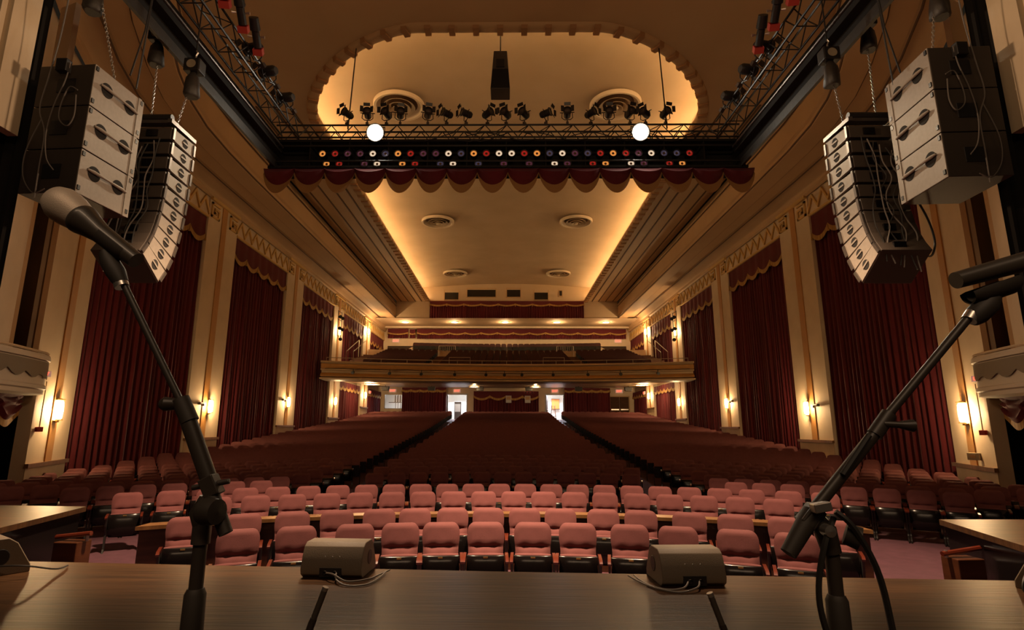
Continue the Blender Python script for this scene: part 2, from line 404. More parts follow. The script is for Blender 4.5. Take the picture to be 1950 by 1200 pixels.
# cornice sweep along the side walls, curving inward at the front
for s, side in SIDES:
    pl = [(12.6, REAR), (12.6, 50), (12.6, 42), (12.6, 34), (12.6, 27), (12.6, 21.5), (12.55, 19), (12.4, 17), (12.05, 15.2), (11.5, 13.5), (10.7, 11.6), (9.8, 9.9), (9.0, 8.6)]
    prof = [(0, 11.75), (.12, 11.80), (.14, 11.92), (.22, 11.98), (.3, 12.15), (.5, 12.32), (.6, 12.34), (.62, 12.24), (.70, 12.22), (.72, 12.3), (1.35, 12.3), (1.38, 12.2), (2.1, 12.2), (2.14, 12.26), (2.14, 12.42), (2.2, 12.5), (2.16, 13.3), (2.24, 13.4), (2.12, 13.6), (2.05, 13.85)]
    nor = []
    for i in range(len(pl)):
        a = Vector(pl[max(0, i-1)]); c = Vector(pl[min(len(pl)-1, i+1)]); d = (c-a).normalized(); nor.append(Vector((d.y, -d.x)) if d.y*1 < 0 and (Vector((d.y, -d.x)).x < 0) else Vector((-d.y, d.x)))
    rows = []
    for d, z in prof:
        r = []
        for (x, y), n in zip(pl, nor):
            if n.x > 0: n = -n
            r.append((s*(x+n.x*d), y+n.y*d*(1 if n.y > 0 else 1), z))
        rows.append(r)
    trim_n[0] += 1
    b = MB(); b.grid(rows)
    o = b.obj('trim_%d' % trim_n[0], M['tan'], smooth=30); tag(o, 'stepped plaster cornice running along the top of the %s wall' % side, 'cornice', kind='structure')
    b = MB()
    for d, z in ((.66, 12.225), (1.37, 12.245), (2.14, 12.25), (2.2, 13.35)):
        b.tube([(s*(x+(n if n.x < 0 else -n).x*d), y+(n if n.x < 0 else -n).y*d, z) for (x, y), n in zip(pl, nor)], .035, 5)  # dark tubes draw the shadow lines under the cornice steps
    b.obj('cornice_groove', M['groove'], o)
# rear: bulkhead, downlight soffit, booth wall
b = MB()
b.add([(-10.4, 51, 12.2), (-7.25, 51, 12.2), (-7.25, 51, 13.85), (-10.4, 51, 13.85)], [(0, 1, 2, 3)])
b.add([(10.4, 51, 12.2), (7.25, 51, 12.2), (7.25, 51, 13.85), (10.4, 51, 13.85)], [(3, 2, 1, 0)])
b.add([(-7.25, 51.02, 12.2), (7.25, 51.02, 12.2), (7.25, 51.02, 13.95), (-7.25, 51.02, 13.95)], [(0, 1, 2, 3)])
b.add([(-7.9, 51.0, 13.9), (7.9, 51.0, 13.9), (8.4, 50.8, 15.6), (-8.4, 50.8, 15.6)], [(0, 1, 2, 3)])
b.add([(-13.2, 50.9, 12.17), (13.2, 50.9, 12.17), (13.2, REAR+.2, 12.17), (-13.2, REAR+.2, 12.17)], [(3, 2, 1, 0)])
tag(b.obj('wall_booth', M['ceil']), 'cream bulkhead with projection windows above the rear valance', 'wall', kind='structure')
b = MB()
for z in (12.02, 12.1): b.box(-12.5, 12.5, REAR-1.2+(z-12)*4, REAR-1.0+(z-12)*4, z, 12.22)
trim_n[0] += 1
tag(b.obj('trim_%d' % trim_n[0], M['cream']), 'moulding along the downlit soffit above the upper balcony', 'trim', kind='structure')

# rear wall with openings (x0,x1,z0,z1)
def wall_with_holes(name, x0, x1, z0, z1, y, holes, m, t=.25):
    b = MB(); xs = sorted({x0, x1, *[h[0] for h in holes], *[h[1] for h in holes]}); zs = sorted({z0, z1, *[h[2] for h in holes], *[h[3] for h in holes]})
    for xa, xb in zip(xs, xs[1:]):
        for za, zb in zip(zs, zs[1:]):
            cx, cz = (xa+xb)/2, (za+zb)/2
            if any(h[0] < cx < h[1] and h[2] < cz < h[3] for h in holes): continue
            b.box(xa, xb, y, y+t, za, zb)
    return b.obj(name, m)
zf = fz(REAR)
holes = [(-12.3, -10.55, 3.95, 5.35), (-5.97, -4.03, zf, 5.37), (3.95, 5.68, zf, 5.37)]
tag(wall_with_holes('wall_rear', -13.2, 13.2, 2.4, 12.3, REAR, holes, M['cream']), 'cream rear wall under and above the balcony', 'wall', kind='structure')
# bright lobby behind the doors
b = MB()
b.add([(-14, REAR+.3, zf-.02), (14, REAR+.3, zf-.02), (14, 60, zf-.02), (-14, 60, zf-.02)], [(0, 1, 2, 3)])
b.add([(-14, 60, zf-.1), (14, 60, zf-.1), (14, 60, 6.2), (-14, 60, 6.2)], [(0, 1, 2, 3)])
b.add([(-14, REAR+.3, 6.2), (14, REAR+.3, 6.2), (14, 60, 6.2), (-14, 60, 6.2)], [(0, 1, 2, 3)])
b.add([(-14, REAR+.3, zf-.1), (-14, 60, zf-.1), (-14, 60, 6.2), (-14, REAR+.3, 6.2)], [(0, 1, 2, 3)])
b.add([(14, REAR+.3, zf-.1), (14, 60, zf-.1), (14, 60, 6.2), (14, REAR+.3, 6.2)], [(0, 1, 2, 3)])
b.box(-3.8, -3.6, REAR+.3, 60, zf, 6.2); b.box(3.5, 3.7, REAR+.3, 60, zf, 6.2)
tag(b.obj('wall_lobby', M['white']), 'white lobby walls seen bright through the open rear doors', 'wall', kind='structure')
DAY = (.86, .92, 1.0)
for x, p in ((-5.2, 1500), (4.9, 1500), (-11.0, 350)):
    lamp('lobby_daylight', 'AREA', (x, 58.9, 6.1), p, DAY, (x*.99, 55.4, 3), shape='RECTANGLE', size=2.2, size_y=1.6)

for x in (-5.0, 4.82):
    lamp('doorway_daylight', 'SPOT', (x, 59.6, 5.0), 4500, DAY, (x*.97, 46, 2.1), spot_size=math.radians(15), spot_blend=.4, shadow_soft_size=.4)

# ================================================================== CURTAINS
def drape_mesh(p0, p1, z0, z1, amp=.09, pitch=.27, seed=0, zfun=None):
    rnd = random.Random(seed); p0 = Vector((*p0, 0)); p1 = Vector((*p1, 0)); L = (p1-p0).length; d = (p1-p0)/L; n = Vector((-d.y, d.x, 0))
    pts = []; a = 0
    while a < L:
        w = pitch*rnd.uniform(.75, 1.3); h = amp*rnd.uniform(.6, 1.25)
        for k in range(6):
            if a+w*k/6 < L: pts.append((a+w*k/6, h*math.sin(2*pi*k/6)))
        a += w
    pts.append((L, 0))
    rows = []
    for j in range(5):
        t = j/4; rows.append([tuple(p0+d*a+n*(o*(1.15-.3*t)+.02*math.sin(a*5+t*3)))[:2]+(((zfun(p0.y+d.y*a) if zfun else z0)*(1-t)+z1*t),) for a, o in pts])
    return MB().grid(rows)
def valance_parts(parent, p0, p1, ztop, drop, swag, nsw, off, m=None, fr=.16):
    """cloth with scalloped lower edge plus gold fringe following it; off = normal offset"""
    p0 = Vector((*p0, 0)); p1 = Vector((*p1, 0)); L = (p1-p0).length; d = (p1-p0)/L; n = Vector((-d.y, d.x, 0))*off
    N = nsw*10; top = []; low = []; fl = []; fb = []
    for k in range(N+1):
        a = L*k/N; u = (k/N*nsw) % 1; e = math.sin(pi*u)**.8 if 0 < u < 1 else 0; rip = .02*math.sin(k*2.1)
        q = p0+d*a; zb = ztop-drop-swag*e
        top.append((q.x+n.x, q.y+n.y, ztop)); low.append((q.x+n.x*(1.1+rip), q.y+n.y*(1.1+rip), zb))
        fl.append((q.x+n.x*1.25, q.y+n.y*1.25, zb+.05)); fb.append((q.x+n.x*1.25, q.y+n.y*1.25, zb-fr))
    mid = [((a[0]+c[0])/2+n.x*.3*math.sin(i), (a[1]+c[1])/2+n.y*.3*math.sin(i), (a[2]+c[2])/2) for i, (a, c) in enumerate(zip(top, low))]
    v = MB().grid([top, mid, low]).obj('valance', m or M['drape_dim'], parent, smooth=60)
    f = MB().grid([fl, fb])
    for k in range(0, N+1, 10):
        x, y, z = fb[k]; f.tube([(x, y, z+.15), (x, y, z-.12)], [.02, .05], 6)
    f.obj('fringe', M['fringe'], v)
    return v
def curtain(name, label, p0, p1, z0, z1, val=(.75, .28, 4), zfun=None, seed=0, off=.22, group='red wall curtains', pitch=.27, amp=.09, fr=.16):
    t = thing(name, label, 'curtain', (0, 0, 0), 0, group)
    drape_mesh(p0, p1, z0, z1, amp, pitch, seed, zfun).obj('drape', M['drape'], t, smooth=60)
    if val: valance_parts(t, p0, p1, z1, val[0], val[1], val[2], off, fr=fr)
    return t
bayname = ['first', 'second', 'third', 'fourth', 'fifth']
for s, side in SIDES:
    sg = s   # valance offset toward the room
    for i, (y0, y1) in enumerate(BAYS):
        x = s*12.80
        if i < 3:
            curtain('wall_curtain', 'tall dark red pleated curtain on the %s wall, %s bay from the stage' % (side, bayname[i]), (x, y0+.02), (x, y1-.02), 0, 10.85, (.75, .3, 5), fz, 10*i+(s > 0), sg*.13)
        else:
            curtain('wall_curtain', 'dark red curtain on the %s wall above the balcony, %s bay' % (side, bayname[i]), (x, y0+.02), (x, y1-.02), 7.0, 10.85, (.75, .3, 5), None, 10*i+(s > 0), sg*.13)
            curtain('wall_curtain', 'dark red curtain on the %s wall under the balcony, %s bay' % (side, bayname[i]), (x, y0+.02), (x, y1-.02), 0, 5.6, (.35, .2, 6), fz, 70+10*i+(s > 0), sg*.13)
# rear wall curtains
curtain('rear_curtain', 'dark red curtain on the rear wall left of the left open door', (-10.5, REAR-.2), (-6.05, REAR-.2), zf, 6.05, (.22, .12, 5), None, 31, -.15, 'red rear wall curtains')
curtain('rear_curtain', 'dark red curtain on the rear wall right of the right open door', (5.8, REAR-.2), (10.35, REAR-.2), zf, 6.05, (.22, .12, 5), None, 32, -.15, 'red rear wall curtains')
curtain('rear_curtain', 'draped red curtains of the central booth at the back between the doors', (-3.3, REAR-.2), (3.2, REAR-.2), zf, 5.7, (.45, .3, 4), None, 33, -.15, 'red rear wall curtains')
curtain('rear_valance', 'wide red valance below the projection windows', (-7.2, 50.8), (7.2, 50.8), 12.15, 13.75, (.3, .14, 9), None, 34, -.15, 'red rear valances', .2, .05, .1)
curtain('rear_valance', 'long red valance band above the upper balcony seats', (-9.2, REAR-.2), (12.2, REAR-.2), 11.05, 12.05, (.4, .16, 13), None, 35, -.15, 'red rear valances', .25, .05, .1)
curtain('rear_valance', 'short red valance at the left end of the upper rear wall', (-12.2, REAR-.2), (-10.1, REAR-.2), 11.1, 12.05, (.4, .16, 1), None, 36, -.15, 'red rear valances', .25, .05, .1)
curtain('rear_valance', 'narrow red valance between cream posts on the upper rear wall', (-9.95, REAR-.2), (-9.35, REAR-.2), 11.1, 12.0, (.4, .1, 1), None, 37, -.15, 'red rear valances', .25, .04, .1)

# ================================================================== WINDOWS, DOORS, SIGNS AT THE REAR
def booth_window(n, x0, x1, z0, z1, label):
    y = 51.0-(z0-13.9)*.12-.06
    b = MB(); b.box(x0, x1, y-.02, y+.2, z0, z1); o = b.obj('window_%d' % n, M['glass']); tag(o, label, 'window', kind='structure')
    f = MB()
    for bx in ((x0-.06, x1+.06, z1, z1+.06), (x0-.06, x1+.06, z0-.06, z0), (x0-.06, x0, z0, z1), (x1, x1+.06, z0, z1)): f.box(bx[0], bx[1], y-.05, y+.1, bx[2], bx[3])
    f.obj('window_frame', M['tan'], o)
booth_window(1, -5.85, -4.55, 13.95, 14.85, 'square projection window at the left above the rear valance')
booth_window(2, -3.72, -1.05, 14.2, 14.98, 'long dark projection window above the rear valance')
booth_window(3, .02, 1.28, 14.2, 15.0, 'small dark projection window right of the long one')
booth_window(4, 2.6, 3.88, 13.95, 14.9, 'square projection window at the right above the rear valance')
booth_window(5, 4.95, 5.2, 14.3, 14.8, 'tiny slot window at the far right above the rear valance')
def rear_door(n, hinge, width, z0, z1, ang, label):
    o = thing('door_%d' % n, label, 'door', (hinge, REAR+.28, z0)); o['kind'] = 'structure'; o.rotation_euler[2] = ang
    b = MB(); b.box(0, width, -.03, .03, 0, z1-z0); b.obj('door_leaf', M['door'], o)
    b = MB(); b.tube([(abs(width)*.1*(1 if width > 0 else -1), -.07, 1.0), (width*.9, -.07, 1.0)], .025, 6); b.obj('push_bar', M['steel'], o)
    return o
rear_door(1, -5.95, .9, zf, 5.35, math.radians(95), 'left rear door leaf standing open into the lobby')
rear_door(2, 3.98, .85, zf, 5.35, math.radians(75), 'dark door leaf standing open at the right rear doorway')
o = thing('door_3', 'closed pair of dark wooden doors at the right end of the rear wall', 'door', (11.3, REAR-.06, zf)); o['kind'] = 'structure'
for x0, x1 in ((-.92, -.02), (.02, .92)):
    b = MB(); b.box(x0, x1, -.04, .04, 0, 2.25); lf = b.obj('door_leaf', M['door'], o, bevel=.01)
    b = MB(); b.box(x0+.08, x1-.08, -.09, -.05, .95, 1.05); b.obj('push_bar', M['steel'], lf)
b = MB(); b.box(-1.02, -.92, -.06, .06, 0, 2.35); b.box(.92, 1.02, -.06, .06, 0, 2.35); b.box(-1.02, 1.02, -.06, .06, 2.25, 2.35); b.obj('door_frame', M['tan'], o)
# door casings
for k, (x0, x1) in enumerate(((-5.97, -4.03), (3.95, 5.68))):
    trim_n[0] += 1; b = MB()
    b.box(x0-.12, x0, REAR-.04, REAR+.3, zf, 5.49); b.box(x1, x1+.12, REAR-.04, REAR+.3, zf, 5.49); b.box(x0, x1, REAR-.04, REAR+.3, 5.37, 5.49)
    tag(b.obj('trim_%d' % trim_n[0], M['white']), 'white casing around the %s open rear doorway' % ('left', 'right')[k], 'trim', kind='structure')
# lobby window with bars
b = MB(); b.box(-12.3, -10.55, REAR+.02, REAR+.06, 3.95, 4.0)
for x in (-12.3, -11.2, -10.95, -10.7): b.box(x, x+.05, REAR, REAR+.08, 3.95, 5.35)
b.box(-11.9, -10.6, REAR+.1, REAR+.12, 4.55, 4.62)
for x in (-11.3, -11.05, -10.8): b.box(x, x+.12, REAR+.12, REAR+.16, 4.6, 5.3)
tag(b.obj('window_6', M['darksteel']), 'bright lobby window with dark bars at the left end of the rear wall', 'window', kind='structure')
def exit_text(parent, size, loc, rot, m):
    c = bpy.data.curves.new('lettering', 'FONT'); c.body = 'EXIT'; c.size = size*.8; c.extrude = .004; c.align_x = 'CENTER'; c.align_y = 'CENTER'
    t = bpy.data.objects.new('tmp_text', c); COL.objects.link(t)
    bpy.context.view_layer.update()
    me = bpy.data.meshes.new_from_object(t.evaluated_get(bpy.context.evaluated_depsgraph_get()))
    bpy.data.objects.remove(t)
    me.materials.clear(); me.materials.append(m)
    o = bpy.data.objects.new('lettering', me); COL.objects.link(o); o.parent = parent; o.location = loc; o.rotation_euler = rot
    return o
def exit_sign(label, loc, rz=0, sc=1.0):
    t = thing('exit_sign', label, 'exit sign', loc, rz, 'exit signs')
    b = MB(); b.box(-.36*sc, .36*sc, -.04, .05, -.17*sc, .17*sc); b.obj('sign_housing', M['exitface'], t)
    exit_text(t, .34*sc, (0, -.05, 0), (pi/2, 0, 0), M['exit'])
    return t
exit_sign('lit EXIT sign above the left open rear door', (-5.0, REAR-.12, 5.75))
exit_sign('lit EXIT sign above the right open rear door', (4.85, REAR-.12, 5.75))
exit_sign('lit EXIT sign above the lobby window at the far left rear', (-11.5, REAR-.12, 5.75))
exit_sign('lit EXIT sign above the closed wooden doors at the right rear', (11.3, REAR-.12, 5.75))
exit_sign('lit EXIT sign on the upper balcony wall, left end', (-11.4, REAR-.05, 10.85))
exit_sign('lit EXIT sign on the upper balcony wall, right end', (11.4, REAR-.05, 10.85))
exit_sign('lit EXIT sign on the left wall curtain under the balcony', (-12.62, 51.5, 5.3), pi/2, .8)
exit_sign('lit EXIT sign on the right wall curtain under the balcony', (12.62, 51.5, 5.3), -pi/2, .8)
exit_sign('red and white EXIT sign on the end of the left box', (-11.22, 13.35, 3.42), math.radians(35), .4)
exit_sign('red and white EXIT sign on the end of the right box', (11.22, 13.35, 3.36), math.radians(-35), .4)
# things glimpsed in the lobby
t = thing('vending_machine', 'dark drinks machine standing in the lobby behind the left door', 'vending machine', (-5.1, 58.9, zf))
b = MB(); b.box(-.35, .35, -.3, .3, 0, 1.85); b.obj('cabinet', M['darksteel'], t, bevel=.02)
b = MB(); b.box(-.28, .28, -.33, -.3, .8, 1.6); b.obj('lit_panel', M['white'], t)
t = thing('step_ladder', 'white and orange step ladder in the right rear doorway', 'ladder', (4.75, REAR+.9, zf))
for x in (-.25, .25):
    b = MB(); b.tube([(x, -.35, 0), (x*.6, 0, 1.5)], .03, 6); b.obj('leg', M['white'], t)
    b = MB(); b.tube([(x, .35, 0), (x*.6, 0, 1.5)], .03, 6); b.obj('leg', M['white'], t)
b = MB()
for k in range(4): z = .3+.33*k; b.box(-.22, .22, -.33+.23*z-.05, -.33+.23*z+.05, z, z+.03)
b.obj('tread', M['orange'], t)
t = thing('notice_board', 'orange notice board in the lobby behind the right door', 'notice board', (5.2, 59.9, 4.2)); b = MB(); b.box(-.4, .4, -.04, 0, -.1, .9); b.obj('board_panel', M['orange'], t)
b = MB(); b.box(-.45, .45, -.05, 0, -.15, -.1); b.box(-.45, .45, -.05, 0, .9, .95); b.obj('board_frame', M['wood'], t)
for x, lab in ((-2.0, 'left'), (-.1, 'middle')):
    t = thing('poster', 'pale pinned poster hanging in the central booth, %s one' % lab, 'poster', (x+2.2, REAR-.5, 4.9), 0); b = MB(); b.box(-.28, .28, -.01, .01, -.35, .35); b.obj('sheet', M['white'], t)
    b = MB(); b.box(-.22, .22, -.02, -.01, -.05, .28); b.obj('picture', M['tan'], t)
for k, x in enumerate((2.45, 2.75, 3.1)):
    t = thing('booth_lamp', 'small bright lamp above the booth, %s of three' % ['leftmost', 'middle', 'rightmost'][k], 'lamp', (x-.55, REAR-.6, 5.6), 0, 'booth lamps')
    b = MB(); b.lathe([(0, .12), (.05, .12), (.07, 0)], (0, 0, 0), (0, -.6, -1), 10); b.obj('lamp_can', M['black'], t)
    b = MB(); b.lathe([(0, -.01), (.06, 0)], (0, 0, 0), (0, -.6, -1), 10); b.obj('lens', M['glow_soft'], t)

# ================================================================== BALCONY
CY = -.4
def arc_pts(R, n=32, hw=12.42): return [(hw*(2*k/n-1), CY+math.sqrt(R*R-(hw*(2*k/n-1))**2)) for k in range(n+1)]
def sweep(prof, n=32, hw=12.42): return MB().grid([[(x, y, z) for x, y in arc_pts(R, n, hw)] for R, z in prof])
balc = thing('balcony', 'cream balcony with curved front and raked tiers across the rear', 'balcony', (0, 39, 5.3))
def bpart(mb, name, m, smooth=False):
    o = mb.obj(name, m, None, smooth); o.parent = balc; o.matrix_parent_inverse = Matrix.Translation((0, -39, -5.3)); return o
bpart(sweep([(40.0, 6.2), (40.0, 6.52), (39.25, 6.52), (39.22, 6.42), (39.4, 6.36), (39.4, 6.02), (39.3, 5.98), (39.3, 5.92), (39.5, 5.88), (39.55, 5.5), (39.35, 5.44), (39.3, 5.40), (39.15, 5.38), (39.15, 5.30), (39.6, 5.27)]), 'fascia', mat('fascia_paint', (.52, .36, .20), .7), 25)
bpart(sweep([(39.36, 6.33), (39.34, 6.30), (39.34, 6.06), (39.36, 6.03)]), 'fascia_band', M['gold'])
bpart(sweep([(39.45, 5.72), (39.42, 5.70), (39.30, 5.56), (39.30, 5.50)]), 'fascia_moulding', M['gold'])
bpart(sweep([(39.6, 5.27), (40.6, 5.25), (40.6, 5.36), (42.0, 5.38), (42.0, 5.45), (43.0, 5.5), (56.75, 6.05)]), 'soffit', mat('balcony_soffit', (.40, .27, .15), .35), 25)
tiers = []
z = 5.95; R = 40.6
prof = [(40.0, 6.2), (40.0, 5.95)]
for k in range(10): prof += [(40.9+.97*k, 5.95+.235*k), (40.9+.97*k, 5.95+.235*(k+1))]
prof += [(51.3, 8.3)]
bpart(sweep(prof), 'lower_tier', mat('balcony_steps', (.16, .08, .05), .9))
prof = [(51.3, 8.2), (51.3, 9.0), (52.6, 9.0)]
bpart(sweep(prof), 'cross_wall', M['cream_low'])
prof = [(52.6, 9.0)]
for k in range(4): prof += [(53.0+.9*k, 9.0+.13*k), (53.0+.9*k, 9.0+.13*(k+1))]
prof += [(56.75, 9.52)]
bpart(sweep(prof), 'upper_tier', mat('balcony_upper_steps', (.2, .1, .06), .9))
rl = thing('balcony_railing', 'thin pale metal railing along the balcony front', 'railing', (0, 39, 6.5))
def rpart(mb, name): o = mb.obj(name, M['metal_rail'], None); o.parent = rl; o.matrix_parent_inverse = Matrix.Translation((0, -39, -6.5))
rpart(MB().tube([(x, y, 6.78) for x, y in arc_pts(39.6, 40, 12.2)], .022, 6), 'top_rail')
for x in [i*1.74-12.18 for i in range(15)]:
    y = CY+math.sqrt(39.6**2-x*x); rpart(MB().tube([(x, y, 6.5), (x, y, 6.78)], .018, 6), 'post')
for x0 in (-4.1, 2.6):
    b = MB(); y = 39.4
    b.tube([(x0, y, 6.5), (x0, y, 7.05), (x0+1.5, y, 7.05), (x0+1.5, y, 6.5)], .022, 6); rpart(b, 'raised_rail')
for s, side in SIDES:
    t = thing('stair_handrail', 'sloping pale handrail at the %s end of the balcony front' % side, 'handrail', (s*11.3, 38.8, 6.5))
    b = MB(); b.tube([(0, 0, 0), (0, 0, .9), (-s*.0-s*0, 3.2, 2.2), (0, 3.2, .9)], .025, 6); b.obj('rail', M['metal_rail'], t)
    b = MB(); b.tube([(-s*.55, -.2, 0), (-s*.55, -.2, .85), (-s*.55, 3.0, 2.1)], .025, 6); b.obj('rail', M['metal_rail'], t)
    # gate on the cross wall
    t = thing('aisle_gate', 'small pale barred gate in the %s balcony aisle' % side, 'gate', (s*5.4-(.1 if s > 0 else 0), 50.0, 8.25))
    b = MB(); b.tube([(-.75, 0, .0), (-.75, 0, 1.15), (.75, 0, 1.15), (.75, 0, 0)], .035, 6); b.tube([(-.75, 0, .08), (.75, 0, .08)], .03, 6); b.obj('gate_frame', M['metal_rail'], t)
    b = MB()
    for k in range(7): b.tube([(-.6+.2*k, 0, .08), (-.6+.2*k, 0, 1.15)], .014, 5)
    b.obj('gate_bars', M['metal_rail'], t)
    # stair niche on the upper rear wall
    trim_n[0] += 1
    b = MB(); b.box(*sorted((s*9.4, s*12.2)), REAR-.12, REAR-.02, 9.4, 10.3, 0); o = b.obj('trim_%d' % trim_n[0], M['dark_brown'])
    tag(o, 'dark stair exit at the %s end of the upper balcony' % side, 'stair exit', kind='structure')
    b = MB(); b.prism([(s*9.3, 10.35), (s*11.0, 9.45), (s*9.0, 9.4), (s*8.0, 9.9), (s*8.0, 10.35)], 'Y', REAR-.3, REAR-.1); b.obj('stair_parapet', M['cream'], o)
# small fixtures on the balcony front with their cable
t = MB().tube([(x, y+.0, 6.0-.02*math.sin(x*3)) for x, y in arc_pts(39.12, 60, 12.1)], .022, 6)
tag(t.obj('balcony_cable', M['cable_blk']), 'long black cable strung along the balcony front', 'cable')
def fixture_small():
    r = thing('balcony_spotlight', '', 'spotlight', (0, 0, 0), 0, 'small spotlights on the balcony front')
    MB().lathe([(0, -.16), (.07, -.15), (.1, 0), (.11, .16), (0, .16)], (0, 0, 0), (0, -1, -.25), 10).obj('can', M['black'], r, smooth=True)
    MB().tube([(0, 0, .26), (0, 0, .05)], .025, 6).obj('clamp', M['black'], r)
    return r
proto = fixture_small()
for i, x in enumerate([-10.3, -7.95, -5.85, -3.58, -1.43, -.15, 1.06, 3.2, 5.55, 7.72, 10.1]):
    o = proto if i == 0 else copy_tree(proto)
    o.location = (x, CY+math.sqrt(38.95**2-x*x), 5.75)
    o['label'] = 'small black spotlight clipped to the balcony front, %s from the left' % ORD[i]
# speakers and lit lenses under the balcony
def under_speaker():
    r = thing('ceiling_speaker', '', 'speaker', (0, 0, 0), 0, 'black speakers hung under the balcony')
    MB().prism([(-.3, -.18), (.3, -.18), (.34, .18), (-.34, .18)], 'Y', -.2, .2).obj('cabinet', M['black'], r, bevel=.015)
    MB().tube([(0, 0, .15), (0, 0, .36)], .03, 6).obj('bracket', M['black'], r)
    return r
proto = under_speaker()
for i, x in enumerate([-11.07, -6.85, -2.42, 2.03, 6.55, 11.05]):
    o = proto if i == 0 else copy_tree(proto); o.location = (x, 50.9, 5.60); o['label'] = 'black box speaker hung under the balcony, %s from the left' % ORD[i]
def ceiling_light(x, y, z, r, label, power, grp, m='glow_soft'):
    t = thing('ceiling_light', label, 'ceiling light', (x, y, z), 0, grp)
    MB().lathe([(r*.75, .02), (r*1.0, .02), (r*1.05, -.03), (r*.8, -.05), (r*.75, -.02)], (0, 0, 0), (0, 0, 1), 20).obj('trim_ring', M['cream'], t)
    MB().lathe([(0, -.06), (r*.5, -.05), (r*.78, -.02)], (0, 0, 0), (0, 0, 1), 20).obj('lens', M[m], t, smooth=True)
    lamp('ceiling_light_glow', 'POINT', (x, y, z-.35), power, WARM, shadow_soft_size=.12)
for i, (x, y, z) in enumerate([(-10.9, 45.0, 5.56), (10.9, 45.0, 5.56), (-2.9, 50.0, 5.74), (2.6, 50.0, 5.74)]):
    ceiling_light(x, y, z, [.62, .62, .5, .5][i], 'glowing round light under the balcony, ' + ['left end', 'right end', 'left of centre', 'right of centre'][i], [260, 260, 50, 50][i], 'lights under the balcony')
for i, x in enumerate([-9.85, -5.05, -.15, 4.85, 9.6]):
    ceiling_light(x, 52.9, 12.17, .38, 'glowing downlight in the soffit above the upper balcony, %s from the left' % ORD[i], 130, 'downlights above the upper balcony')

# ================================================================== SCONCES
def make_sconce():
    r = thing('wall_sconce', '', 'wall light', (0, 0, 0), 0, 'lit wall sconces on the pilasters')   # local: wall at x=0, room toward +x
    MB().box(0, .03, -.09, .09, -.32, .32).obj('backplate', M['brass'], r, bevel=.008)
    rows = [[(.035+rad*math.cos(a), rad*1.1*math.sin(a), z) for a in [(-.5+k/8)*pi for k in range(9)]] for rad, z in ((.07, -.26), (.11, -.2), (.12, 0), (.11, .2), (.08, .26))]
    MB().grid(rows).obj('glass_shade', M['glow'], r, smooth=50)
    b = MB()
    for z in (-.27, .27): b.grid([[(.035, y*1.1, z) for y in (-.1, .1)], [(.15, y, z) for y in (-.1, .1)], [(.15, y, z+.03) for y in (-.1, .1)]])
    b.tube([(.02, 0, -.3), (.1, 0, -.3), (.1, 0, -.26)], .015, 6); b.obj('bracket', M['brass'], r)
    return r
proto = make_sconce(); first = True
SC = [('on the angled pilaster nearest the stage', None, 15.05, 2.6, 1.0), ('on the second pilaster from the stage', 12.54, 23.55, 3.0, 1.0), ('on the third pilaster from the stage', 12.54, 32.0, 3.55, .9),
      ('under the balcony front', 12.54, 40.8, 4.0, .8), ('at the rear under the balcony', 12.54, 49.35, 4.9, 1.5), ('above the balcony front', 12.54, 40.8, 9.15, 1.8), ('above the balcony nearest the rear', 12.54, 49.35, 10.6, 3.2)]
for s, side in SIDES:
    for lab, x, y, z, k in SC:
        o = proto if first else copy_tree(proto); first = False
        if x is None: x = 12.18-.05
        o.location = (s*x, y, z); o.rotation_euler = (0, 0, pi if s > 0 else 0)
        if lab.startswith('on the angled'): o.rotation_euler[2] += s*math.radians(-20)*-1
        o['label'] = 'glowing wall sconce on the %s wall %s' % (side, lab)
        lamp('sconce_glow', 'POINT', (s*(x-.24), y, z), 135*k, WARM, shadow_soft_size=.12)
for s, side in SIDES:
    for lab, y, z, dy in (('second', 23.55, 3.1, -.65), ('third', 32, 3.65, -.6)):
        t = thing('emergency_light', 'small dark twin emergency light beside the %s sconce on the %s wall' % (lab, side), 'emergency light', (s*12.5, y+dy, z))
        MB().box(-.06, .06, -.22, .22, -.05, .05).obj('housing', M['darksteel'], t, bevel=.01)
        MB().lathe([(0, 0), (.06, .01), (.05, .09)], (-s*.06, -.12, -.06), (-s, 0, 0), 10).obj('lamp_head', M['steel'], t)
    t = thing('fire_alarm', 'small red fire alarm box on the %s pilaster nearest the stage' % side, 'alarm', (s*11.78, 14.15, 2.1), s*math.radians(20))
    MB().box(-.05, .05, -.07, .07, -.06, .06).obj('housing', mat('red_alarm_plastic', (.4, .02, .02), .5), t, bevel=.008)
    MB().tube([(0, 0, .06), (0, 0, 1.2)], .014, 6).obj('conduit', M['cream_low'], t)
t = thing('thermostat', 'small beige control box beside the right angled pilaster', 'control box', (11.95, 14.75, 1.5), math.radians(20))
MB().box(-.05, .05, -.14, .14, -.09, .09).obj('housing', M['metal_rail'], t, bevel=.01); MB().box(-.06, -.05, -.06, .06, -.04, .04).obj('dial_plate', M['tan'], t)
# vertical pipe with four lamps at the balcony
for s, side in SIDES:
    t = thing('lamp_ladder', 'vertical rack of four black stage lamps on the %s wall above the balcony' % side, 'lamp rack', (s*12.25, 39.9, 8.6))
    b = MB(); b.tube([(0, -.42, 0), (0, -.42, 1.9)], .025, 6); b.tube([(0, .42, 0), (0, .42, 1.9)], .025, 6)
    for z in (.05, .65, 1.25, 1.85): b.tube([(0, -.45, z), (0, .45, z)], .022, 6)
    b.obj('rack_pipe', M['black'], t)
    for y, z in ((-.3, 1.45), (.3, 1.45), (-.3, .6), (.3, .6), (.0, -.15)):
        MB().lathe([(0, -.14), (.1, -.12), (.13, .14), (0, .14)], (-s*.12, y, z), (-s*.3, -1, -.3), 12).obj('lamp_can', M['black'], t, smooth=True)

